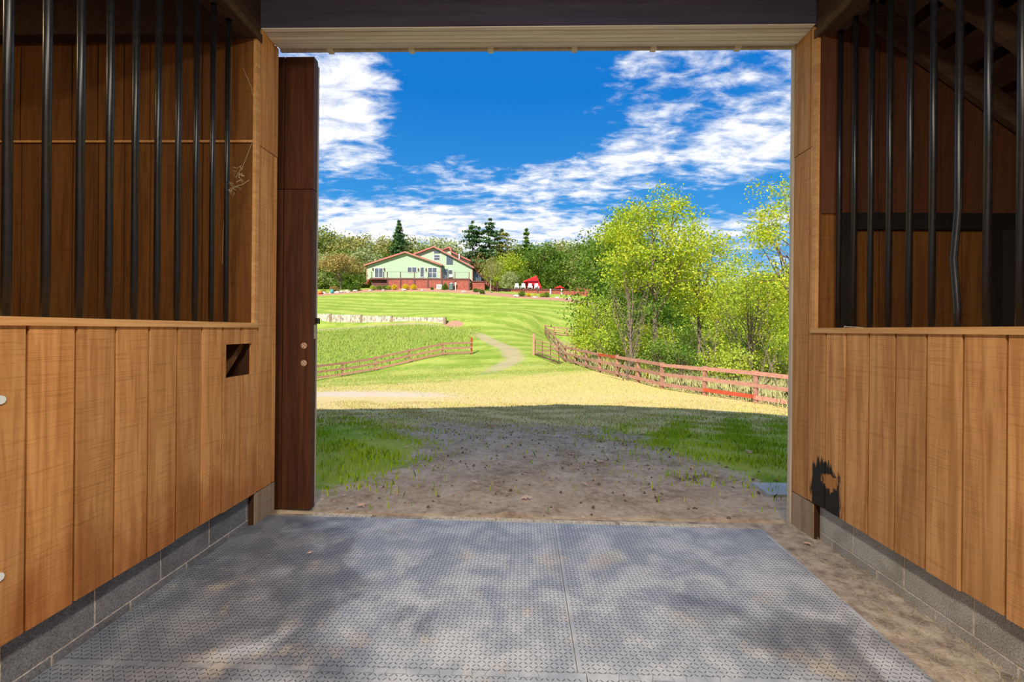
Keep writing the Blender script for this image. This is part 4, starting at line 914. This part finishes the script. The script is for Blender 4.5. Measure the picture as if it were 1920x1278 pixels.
# sloping sun-room roof on the right-hand side
MB().prism([(x2(886), z2(501)), (x2(907), z2(521)), (x2(907), z2(522.5)), (x2(886), z2(503))], 'Y', Y2+1.2, Y2+9).build('side_roof', 'deck_dark', HS, hb)
for k in range(4): MB().box(x2(887+3.6*k), x2(890+3.6*k), Y2+1.6, Y2+1.7, ZD-.3, z2(505+3.5*k)).build('side_window', 'glass', HS, hb)
# clerestory behind
Y3 = YH+8; x3 = lambda px: at(px, 500, Y3).x; z3 = lambda py: at(830, py, Y3).z
MB().prism([(x3(805), z3(500)), (x3(846), z3(500)), (x3(846), z3(464.5)), (x3(805), z3(478))], 'Y', Y3, Y3+6).build('clerestory', 'siding', HS, hb)
MB().prism([(x3(805), z3(477)), (x3(842.5), z3(463)), (x3(847.5), z3(465.5)), (x3(847.5), z3(471)), (x3(845), z3(471)), (x3(842), z3(465.5)), (x3(805), z3(479.5))], 'Y', Y3-.7, Y3+6.3).build('clerestory_roof', 'roof_red', HS, hb)
MB().prism([(x3(845), z3(500)), (x3(880), z3(500)), (x3(880), z3(489)), (x3(845), z3(473))], 'Y', Y3+.3, Y3+6).build('clerestory', 'siding', HS, hb)
MB().prism([(x3(845), z3(470.5)), (x3(883), z3(488)), (x3(883), z3(490.5)), (x3(845), z3(473))], 'Y', Y3-.7, Y3+6.3).build('clerestory_roof', 'roof_red', HS, hb)
MB().tube([(x3(861.9), Y3-1, z3(488)), (x3(861.9), Y3-1, z3(476.5))], .12, 8).build('vent_pipe', 'white_paint', HS, hb)

# deck in front of the house
YD = 92.0; dx_ = lambda px: at(px, 520, YD).x; dz_ = lambda py: at(800, py, YD).z
db = Vector((dx_(800), YD, dz_(540)))
DK = thing('deck', db, 'long raised reddish deck with cable railing in front of the green house', 'deck')
def dbuild(m, nm, mt, par=None):
    o = m.build(nm, mt, par or DK, db); 
    return o
dbuild(MB().box(dx_(693.5), dx_(880.6), YD, YH, ZD-.32, ZD), 'deck_floor', 'deck_dark')
posts_x = [726.7, 751, 777.5, 802.5, 828, 853, 880]
gz = lambda px: ground(dx_(px), YD)-.5
for a_, b_ in zip(posts_x[:-1], posts_x[1:]): dbuild(MB().box(dx_(a_)+.1, dx_(b_)-.1, YD+.10, YD+.16, gz((a_+b_)/2), ZD-.32), 'skirt_panel', 'deck_stain')
for px in posts_x: dbuild(MB().box(dx_(px)-.13, dx_(px)+.13, YD-.02, YD+.2, gz(px), ZD-.05), 'deck_post', 'deck_dark')
dbuild(MB().box(dx_(694), dx_(726.5), YD+.8, YD+.9, gz(710), ZD-.32), 'skirt_panel', 'deck_dark')
rz_ = dz_(509.8)
for px in (697, 719.4, 726, 751, 777, 802.5, 828, 853, 879.5): dbuild(MB().box(dx_(px)-.07, dx_(px)+.07, YD, YD+.14, ZD, rz_+.03), 'rail_post', 'deck_dark')
rl = dbuild(MB().box(dx_(719), dx_(880), YD+.03, YD+.1, rz_, rz_+.05), 'top_rail', 'deck_dark'); dbuild(MB().box(dx_(693.5), dx_(719.4), YD+.03, YD+.1, rz_-.12, rz_-.08), 'top_rail', 'deck_dark')
for k in range(4): dbuild(MB().box(dx_(697), dx_(880), YD+.06, YD+.07, ZD+.22*(k+1), ZD+.22*(k+1)+.012), 'cable', 'steel_grey')
for k in range(5): dbuild(MB().box(dx_(690-1.3*k)-.2, dx_(693.5-1.3*k), YD+.2, YD+1.6, ZD-.22*(k+1)-.1, ZD-.22*(k+1)), 'step', 'deck_stain')
# lower landing and stairs to the terrace
dbuild(MB().box(dx_(881), dx_(908), YD+1.2, YH+6, ZD-.62, ZD-.35), 'landing', 'deck_dark'); dbuild(MB().box(dx_(881), dx_(908), YD+1.35, YD+1.45, gz(895)-.6, ZD-.6), 'skirt_panel', 'deck_stain')
for k in range(12):
    f = k/11; px = 908+24*f; zt = at(px, 525+19*f, YD+1.2).z; dbuild(MB().box(dx_(px-.4), dx_(px+2.2), YD+1.2, YD+3, zt-.7, zt), 'step', 'deck_stain' if k % 2 else 'deck_dark')
p0, p1 = at(908, 513.5, YD+1.1), at(932, 534, YD+1.1); dbuild(MB().bar(p0, p1, .09, .09), 'stair_rail', 'deck_dark')
for f in np.linspace(0, 1, 13):
    q = p0.lerp(p1, f); dbuild(MB().box(q.x-.03, q.x+.03, q.y-.03, q.y+.03, q.z-1.25, q.z), 'baluster', 'deck_dark')
q = at(932.5, 545, YD+1.1); dbuild(MB().box(q.x-.16, q.x+.16, q.y-.16, q.y+.16, q.z-.4, q.z+1.9), 'newel_post', 'deck_dark')
# things on and beside the deck
def stand(px, py, Y): p = at(px, py, Y); return Vector((p.x, p.y, ground(p.x, p.y)))
AC = thing('air_conditioner', stand(824, 538, 91.3), 'small white air-conditioning unit against the deck skirt', 'air conditioner'); s_ = .5
MB().box(-.52, .52, -.35, .35, 0, .95).build('case', 'white_paint', AC); MB().box(-.45, .45, -.37, -.34, .08, .86).build('grille', 'steel_grey', AC)
TK = thing('tank', stand(846.2, 539.5, 91.2), 'dark green upright tank standing against the deck skirt', 'tank')
MB().lathe([(.40, 0), (.43, .05), (.43, 1.15), (.36, 1.25)], n=18).build('body', 'tank_green', TK, smooth=False); MB().lathe([(.36, 1.25), (.30, 1.40), (.1, 1.45)], n=18).build('cap', 'steel_grey', TK)
MP = thing('meter_post', stand(854, 539.8, 91.5), 'white meter box on a post beside the green tank', 'meter'); MB().box(-.06, .06, -.05, .05, 0, 1.3).build('post', 'white_paint', MP); MB().box(-.14, .14, -.10, .06, .95, 1.5).build('box', 'white_paint', MP)
q = at(845, 519, YD+1.2); PT = thing('patio_chair', (q.x, q.y, ZD), 'pale patio chair on the deck by the porch', 'chair')
MB().box(-.35, .35, -.3, .3, .35, .45).build('seat', 'white_paint', PT); MB().box(-.35, .35, .25, .33, .45, 1.0).build('backrest', 'white_paint', PT)
for a_, b_ in ((-.3, -.25), (.3, -.25), (-.3, .25), (.3, .25)): MB().box(a_-.04, a_+.04, b_-.04, b_+.04, 0, .35).build('leg', 'deck_dark', PT)
# rounded shrubs and rocks in the mulch bed
def bush_maker(i): return lambda: tree_mesh(300+i, 1, .03, .50, (.62, .62, .50), 60, 34, (.10, .10, .09), .12, nb=6, stems=3, low=-.7, start=.05)
for px, py, r, mt, lb in ((699, 534, .58, 'leaf_lime', 'round lime-green shrub closest to the deck steps'), (711, 534, .55, 'leaf_midgreen', 'round green shrub between the lime shrub and the french door corner'), (721.5, 533.6, .56, 'leaf_midgreen', 'green shrub touching its neighbour under the railing corner'), (729.3, 533.8, .52, 'leaf_lime', 'small yellow-green shrub at the first skirt post'),
                          (740, 534.6, .60, 'leaf_yellow', 'dull golden low shrub before the first skirt panel'), (760, 534.8, .68, 'leaf_yellow', 'largest bright yellow shrub beside the deck skirt'), (775, 535.2, .64, 'leaf_yellow', 'bright yellow shrub next to the largest yellow one'), (810, 537.5, .34, 'leaf_darkgreen', 'tiny dark shrub beside the air-conditioning unit'),
                          (892, 541.5, .48, 'leaf_darkgreen', 'dark shrub under the landing'), (898.5, 542, .42, 'leaf_midgreen', 'small green shrub between two dark shrubs under the landing'), (904.5, 543, .50, 'leaf_darkgreen', 'dark round shrub beside the pale trunk'),
                          (979, 552.5, .66, 'leaf_darkgreen', 'low dark shrub in the terrace bed'), (991, 550.5, .46, 'leaf_yellow', 'small golden shrub in the terrace bed'), (1003, 551.5, .36, 'leaf_yellow', 'smallest golden shrub in the terrace bed'), (1017, 554.5, .52, 'leaf_lime', 'lime shrub in front of the round dark green one'), (1024.5, 553, .62, 'leaf_midgreen', 'round green shrub at the terrace posts'),
                          (606, 545, .5, 'leaf_lime', 'yellow-green clump among the rocks'), (660, 537, .85, 'leaf_darkgreen', 'dark clipped shrub beside the bronze tree, left of its twin'), (667, 537, .9, 'leaf_darkgreen', 'dark clipped shrub next to the deck steps'), (628, 540, .8, 'leaf_bronze', 'reddish low shrub under the bronze tree')):
    p = stand(px, py, 90.2 if px < 900 else 88.6); plant('garden_shrub', ('g', int(px) % 3), bush_maker(int(px) % 3), p, lb, 'shrub', 'garden shrubs in the mulch bed', mt, scale=r*1.55)
p = stand(834, 538, 91); plant('conical_shrub', 'cone', lambda: conifer_mesh(77, 1.1, .35, .03, 9, .0, .12, .05), p, 'narrow conical evergreen shrub between unit and tank', 'shrub', None, 'leaf_midgreen')
rs = np.random.default_rng(5)
def rock_mesh(i):
    bm = bmesh.new(); bmesh.ops.create_icosphere(bm, subdivisions=2, radius=1); r_ = np.random.default_rng(400+i); k_ = r_.standard_normal((4, 3))
    for v_ in bm.verts: v_.co *= 1+.16*math.sin(3*float(np.dot(k_[0], v_.co)))+.12*math.sin(4*float(np.dot(k_[1], v_.co))); v_.co.z *= .55
    me_ = bpy.data.meshes.new('rock'); bm.to_mesh(me_); bm.free(); me_.materials.append(MAT['rock']); return me_
rocks = [rock_mesh(i) for i in range(4)]
for k, (px, py, r, lb) in enumerate(((757, 538, .50, 'pale flat rock under the largest yellow shrub'), (719, 534.8, .35, 'small rock between the green shrubs'), (792, 535.5, .32, 'small pale rock against the skirt panel'), (870, 541.5, .55, 'flat pale rock below the end deck post'), (902.5, 543.5, .55, 'pale rock under the landing shrubs'), (967, 550, .62, 'large pinkish rock at the terrace wall'), (1003, 554, .50, 'pale rock below the smallest golden shrub'), (1044, 561, .45, 'dark flat rock on the bare mulch slope'), (1068, 560, .40, 'pale rock on the bare mulch slope'),
                          (608, 548.5, .55, 'rock beside the orange pumpkin'), (622, 547, .50, 'rock right of the teal pot'), (633, 545.5, .60, 'flat rock in the stone border'), (643, 543.5, .55, 'rock in the stone border by the bronze tree'), (652, 542, .60, 'largest rock of the stone border'), (666, 535, .50, 'boulder at the foot of the deck steps'), (694, 536, .42, 'boulder left of the lime shrub'))):
    p = stand(px, py, 89.3 if px < 930 else 87.5); o = link('rock', rocks[k % 4], None, None, (p.x, p.y, p.z+.12*r), (0, 0, rs.uniform(0, 6))); o.scale = (r, r, r); tag(o, lb, 'rock', 'rocks edging the garden beds')
p = stand(622.5, 543.5, 89); o = MB().lathe([(.22, 0), (.36, .25), (.38, .5), (.28, .7), (.32, .78)], n=16).build('garden_pot', 'teal_glaze', loc=p, smooth=True); tag(o, 'teal glazed pot standing among the rocks', 'pot')
PK = thing('pumpkin', stand(600, 546, 88.5), 'orange pumpkin lying by the stone border', 'pumpkin')
m = MB(); nn_ = 20
for i in range(9):
    ph = PI*i/8
    for k in range(nn_): an = 2*PI*k/nn_; r_ = .5*math.sin(ph)*(1-.10*abs(math.cos(an*4)))+.001; m.v.append((r_*math.cos(an), r_*math.sin(an), .32-.32*math.cos(ph)))
for i in range(8):
    for k in range(nn_): m.f.append((i*nn_+k, i*nn_+(k+1) % nn_, (i+1)*nn_+(k+1) % nn_, (i+1)*nn_+k))
m.build('fruit', 'pumpkin', PK, smooth=True); MB().tube([(0, 0, .6), (.03, 0, .72), (.09, 0, .78)], [.06, .04, .035], 6).build('stem', 'bark', PK)
# thin pale-trunked tree by the stairs
p = stand(919.5, 543, 91); plant('tree', 'thin', lambda: tree_mesh(88, 8, .13, 4.7, (2.1, 2.0, 2.1), 46, 40, (.5, .5, .4), .26, nb=20, low=-.6, start=.4), p, 'small bronze-green tree with a pale slender trunk in front of the stairs', 'tree', None, 'leaf_olive', 'bark_pale')

# terrace with sail, chairs and umbrella
YT = 96.0; tx = lambda px: at(px, 540, YT).x; tz = lambda py, px=1010: at(px, py, YT).z; tb = Vector((tx(1010), YT, tz(550)))
TR = thing('terrace', tb, 'low dark timber terrace wall with red skirt panels right of the stairs', 'terrace')
zt_ = tz(541)
MB().box(tx(948), tx(1078), YT-.05, YT+.25, zt_-.28, zt_).build('top_beam', 'deck_dark', TR, tb); MB().box(tx(948), tx(1100), YT+.25, YT+7, zt_-.35, zt_-.12).build('terrace_floor', 'deck_dark', TR, tb)
tp = [948, 982, 1008, 1032, 1053, 1078]
for a_, b_ in zip(tp[:-1], tp[1:]): MB().box(tx(a_)+.1, tx(b_)-.1, YT+.1, YT+.16, ground(tx(a_), YT)-1.0, zt_-.2).build('skirt_panel', 'deck_stain', TR, tb)
for px in tp: MB().box(tx(px)-.12, tx(px)+.12, YT-.1, YT+.15, ground(tx(px), YT)-.8, zt_+(.5 if px == 1008 else .02)).build('post', 'white_paint' if px in (1032, 1053) else 'deck_dark', TR, tb)
MB().box(tx(934), tx(948), YT-.2, YT+1, ground(tx(940), YT)-1, zt_+.02).build('end_box', 'deck_dark', TR, tb); MB().box(tx(1078), tx(1105), YT-.6, YT+1.5, ground(tx(1090), YT)-1.2, zt_+.15).build('end_box', 'deck_stain', TR, tb); MB().box(tx(1077.5), tx(1105.5), YT-.7, YT+1.6, zt_+.15, zt_+.28).build('end_cap', 'deck_dark', TR, tb)
def adirondack():
    T = thing('adirondack_chair', (0, 0, 0), 'white slatted garden chair on the terrace in front of the red sail', 'chair', 'white chairs on the terrace')
    for k in range(4): MB().box(-.33+.17*k, -.18+.17*k, .18, .22, .35, 1.25-.05*abs(k-1.5)).build('back_slat', 'white_paint', T)
    for k in range(3): MB().box(-.34, .34, -.42+.2*k, -.25+.2*k, .38-.03*k, .42-.03*k).build('seat_slat', 'white_paint', T)
    for s_ in (-1, 1):
        MB().box(s_*.42-.07, s_*.42+.07, -.45, .25, .62, .66).build('armrest', 'white_paint', T); MB().box(s_*.40-.04, s_*.40+.04, -.42, -.34, 0, .62).build('leg', 'white_paint', T); MB().box(s_*.36-.04, s_*.36+.04, .2, .28, 0, .62).build('leg', 'white_paint', T)
    return T
ch0 = adirondack()
for k, px in enumerate((969, 981, 993.8, 1006)):
    c = ch0 if k == 0 else copy_tree(ch0); c.location = (at(px, 540, YT+1.2).x, YT+1.2, zt_-.12); c.scale = (1.15, 1.15, 1.15); c.rotation_euler = (0, 0, random.uniform(-.15, .15))
SL = thing('shade_sail', (tx(996), YT+3.5, zt_-.12), 'bright red shade sail pitched on poles behind the white chairs', 'shade sail'); sb = SL.location.copy(); YS_ = YT+3.5
a_, b_, c_, d_ = at(981, 526.5, YS_-1.2), at(1006.5, 517.3, YS_), at(1016, 540.5, YS_+.3), at(984, 540, YS_+1.5)
m = MB(); e = Vector((0, .03, .03)); m.add([a_, b_, c_, d_, a_+e, b_+e, c_+e, d_+e], [(0, 1, 2), (0, 2, 3), (6, 5, 4), (7, 6, 4), (0, 4, 5, 1), (1, 5, 6, 2), (2, 6, 7, 3), (3, 7, 4, 0)]).build('sail', 'fabric_red', SL, sb)
MB().prism([(a_.x, a_.z), (b_.x, b_.z), (b_.x, b_.z-.35), (a_.x, a_.z-.35)], 'Y', YS_-1.3, YS_-1.25).build('sail_hem', 'fabric_red', SL, sb)
for q in (a_, b_): MB().tube([(q.x, q.y, zt_-.12), q], .06, 6).build('pole', 'deck_dark', SL, sb)
UM = thing('parasol', (at(1049, 540, YT+5).x, YT+5, zt_-.12), 'low red parasol on the terrace beyond the sail', 'parasol'); uz = at(1049, 540.2, YT+5).z-(zt_-.12); ut = at(1049, 535, YT+5).z-(zt_-.12)
m = MB(); n_ = 8; m.v = [(0, 0, ut)]+[(1.28*math.cos(2*PI*k/n_), 1.28*math.sin(2*PI*k/n_), uz) for k in range(n_)]+[(0, 0, ut-.05)]+[(1.26*math.cos(2*PI*k/n_), 1.26*math.sin(2*PI*k/n_), uz-.05) for k in range(n_)]
m.f = [(0, 1+k, 1+(k+1) % n_) for k in range(n_)]+[(n_+1, n_+2+(k+1) % n_, n_+2+k) for k in range(n_)]+[(1+k, n_+2+k, n_+2+(k+1) % n_, 1+(k+1) % n_) for k in range(n_)]; m.build('canopy', 'fabric_red', UM); MB().tube([(0, 0, 0), (0, 0, ut)], .04, 8).build('pole', 'deck_dark', UM)

# ------------------------------------------------------------------ small things near the doorway
def leaf_mesh(i, lobed=True):
    r_ = np.random.default_rng(500+i); n_ = 14; m = MB(); pts = []
    for k in range(n_):
        an = 2*PI*k/n_; rad = (1.0 if k % 2 == 0 else .45 if lobed else .85)*(1-.35*abs(math.sin(an)))*r_.uniform(.8, 1.15); pts.append((rad*math.cos(an), rad*math.sin(an)*.8, r_.uniform(.0, .22)))
    m.v = [(0, 0, .04)]+pts; m.f = [(0, 1+k, 1+(k+1) % n_) for k in range(n_)]; me_ = m.mesh('leaf'); me_.materials.append(MAT['dry_leaf']); return me_
leaves = [leaf_mesh(i, i != 2) for i in range(4)]
def gpt(px, py):
    r = ray(px, py); lo, hi = 1.0, 40.0
    f = lambda k: EYE+r.z/r.y*k-ground(r.x/r.y*k, k)
    for _ in range(40):
        md = (lo+hi)/2
        if f(md) > 0: lo = md
        else: hi = md
    return (r.x/r.y*lo, lo, ground(r.x/r.y*lo, lo))
for k, (px, py, r, lb) in enumerate(((762, 841, .10, 'pinkish dry oak leaf beside a green tuft on the bare dirt'), (890, 907, .085, 'long curled tan leaf on the muddy dirt'), (987, 937, .085, 'star-shaped pale dry leaf close to the threshold strip'), (678, 951, .085, 'pale lobed dry leaf between the sliding door and the strip'), (1097, 911, .085, 'crumpled pink-tan oak leaf on bare dirt'), (1113, 919, .05, 'small scrap of leaf beside the crumpled oak leaf'),
                          (1125, 868, .11, 'long pale curled leaf among the brown grass'), (1167, 845, .10, 'dark curled leaf in the brown grass'), (958, 857, .06, 'small pale leaf on the worn dirt'), (1013, 853, .07, 'yellowish split leaf on the worn dirt'), (918, 811, .10, 'pale flat leaf at the edge of the dry grass'), (743, 806, .08, 'pale leaf in the dry grass behind the mud'), (1297, 881, .09, 'pinkish leaf caught in bright green grass'), (1225, 888, .07, 'small pale leaf below the green grass'), (1404, 849, .10, 'tan leaf on the bright green grass'), (1373, 783, .14, 'pale rounded leaf near the shadow edge'),
                          (1343, 896, .08, 'tan leaf at the rim of the green grass'), (628, 791, .12, 'brown curled leaf beside the green weeds'), (793, 776, .14, 'upright dark leaf near the shadow edge'), (1270, 852, .12, 'dark brown leaf within the green grass'), (811, 878, .05, 'pinkish leaf scrap on the mud'), (935, 906, .04, 'tiny leaf scrap beside the curled tan leaf'))):
    p = gpt(px, py); o = link('dry_leaf', leaves[k % 4], None, None, (p[0], p[1], p[2]+.022), (random.uniform(-.2, .2), random.uniform(-.2, .2), random.uniform(0, 6))); o.scale = (r*.75,)*3; tag(o, lb, 'leaf', 'fallen leaves before the barn')
o = link('dry_leaf', leaves[1], None, None, (-1.42, 3.02, .022), (0, .1, 1)); o.scale = (.03,)*3; tag(o, 'small brown leaf lying on the rubber mat', 'leaf', 'fallen leaves before the barn')
o = link('dry_leaf', leaves[3], None, None, (2.06, 3.33, .012), (0, .1, 2)); o.scale = (.05,)*3; tag(o, 'large brownish leaf at the foot of the weathered post', 'leaf', 'fallen leaves before the barn')
# flat grey paving stone by the doorway
p = gpt(1466, 921); o = MB().box(-.22, .25, -.18, .18, -.06, .03).build('paving_stone', 'steel_grey', loc=p); tag(o, 'flat grey stone half sunk in moss by the doorway', 'stone')
# dried vine tendril hanging from the last bar
vn = thing('dried_vine', (-2.085, 3.22, 2.3), 'dry curling vine tendril hanging from the last bar of the cutout wall', 'vine'); vb = vn.location.copy(); Yv = 3.2
m = MB().tube([at(px, py, Yv) for px, py in ((456, 128), (472, 165), (479, 205), (478, 250), (466, 285), (455, 312))], .0018, 5); m.build('stem', 'straw_bits', vn, vb)
m = MB().tube([at(px, py, Yv) for px, py in ((428, 345), (421, 400), (418, 440), (417, 495))], .0015, 5); m.build('stem', 'straw_bits', vn, vb)
rs = np.random.default_rng(3); m = MB()
for k in range(16):
    f = rs.uniform(0, 1); c0 = at(452-24*f+rs.normal(0, 3), 315+65*f, Yv); P_ = [c0]
    for j in range(4): P_.append(P_[-1]+Vector(rs.normal(0, .016, 3)))
    m.tube(P_, .0022, 4)
m.build('tendril', 'straw_bits', vn, vb)
# twig on the right-hand sill
tw = [at(px, py, 3.2) for px, py in ((1558, 615), (1560, 611.5), (1566, 612.5), (1580, 613), (1600, 615))]; m = MB().tube([Vector((XR+.05, q.y+.0, q.z))+Vector((0, (q.x-tw[0].x)*-1.2, 0)) for q in tw], .004, 6); o = m.build('twig', 'bark_pale'); tag(o, 'small pale twig lying on the sill in front of the hatch', 'twig')

# clods, bark scraps and leaf litter on the bare soil
def litter(name, n, smin, smax, mat, label, cat, flat):
    X, Y = scatter(n*6, -4.5, 6, 3.85, 13.5, lambda X, Y: cone(X, Y)*np.clip(masks(X, Y)['dirt']*.5*patchy(X*1.7, Y*1.7)+.06, 0, 1)); X, Y = X[:n], Y[:n]; n = len(X); rs = np.random.default_rng(n)
    sz = rs.uniform(smin, smax, n); a = rs.uniform(0, 2*PI, n); Z = ground_np(X, Y); h = sz*(.12 if flat else .6); V = []
    for k in range(5): th = a+2*PI*k/5; r = sz*rs.uniform(.5, 1, n)*(1.0 if k % 2 else (.35 if flat else .8)); V.append(np.stack([X+r*np.cos(th), Y+r*np.sin(th), Z+rs.uniform(-.004, .010, n)], -1))
    V.append(np.stack([X, Y, Z+h+.006], -1)); V = np.stack(V, 1)
    T3 = np.array([[k, (k+1) % 5, 5] for k in range(5)])[None]+np.arange(n)[:, None, None]*6
    o = link(name, np_mesh(name, V.reshape(-1, 3), T3.reshape(-1, 3)), mat); tag(o, label, cat, kind='stuff')
litter('soil_clods', 1500, .010, .032, 'clod', 'dark clods and bark scraps scattered over the bare dirt', 'soil', False)
litter('leaf_litter', 520, .020, .050, 'dry_leaf', 'small dry leaf fragments scattered over the bare dirt', 'leaves', True)
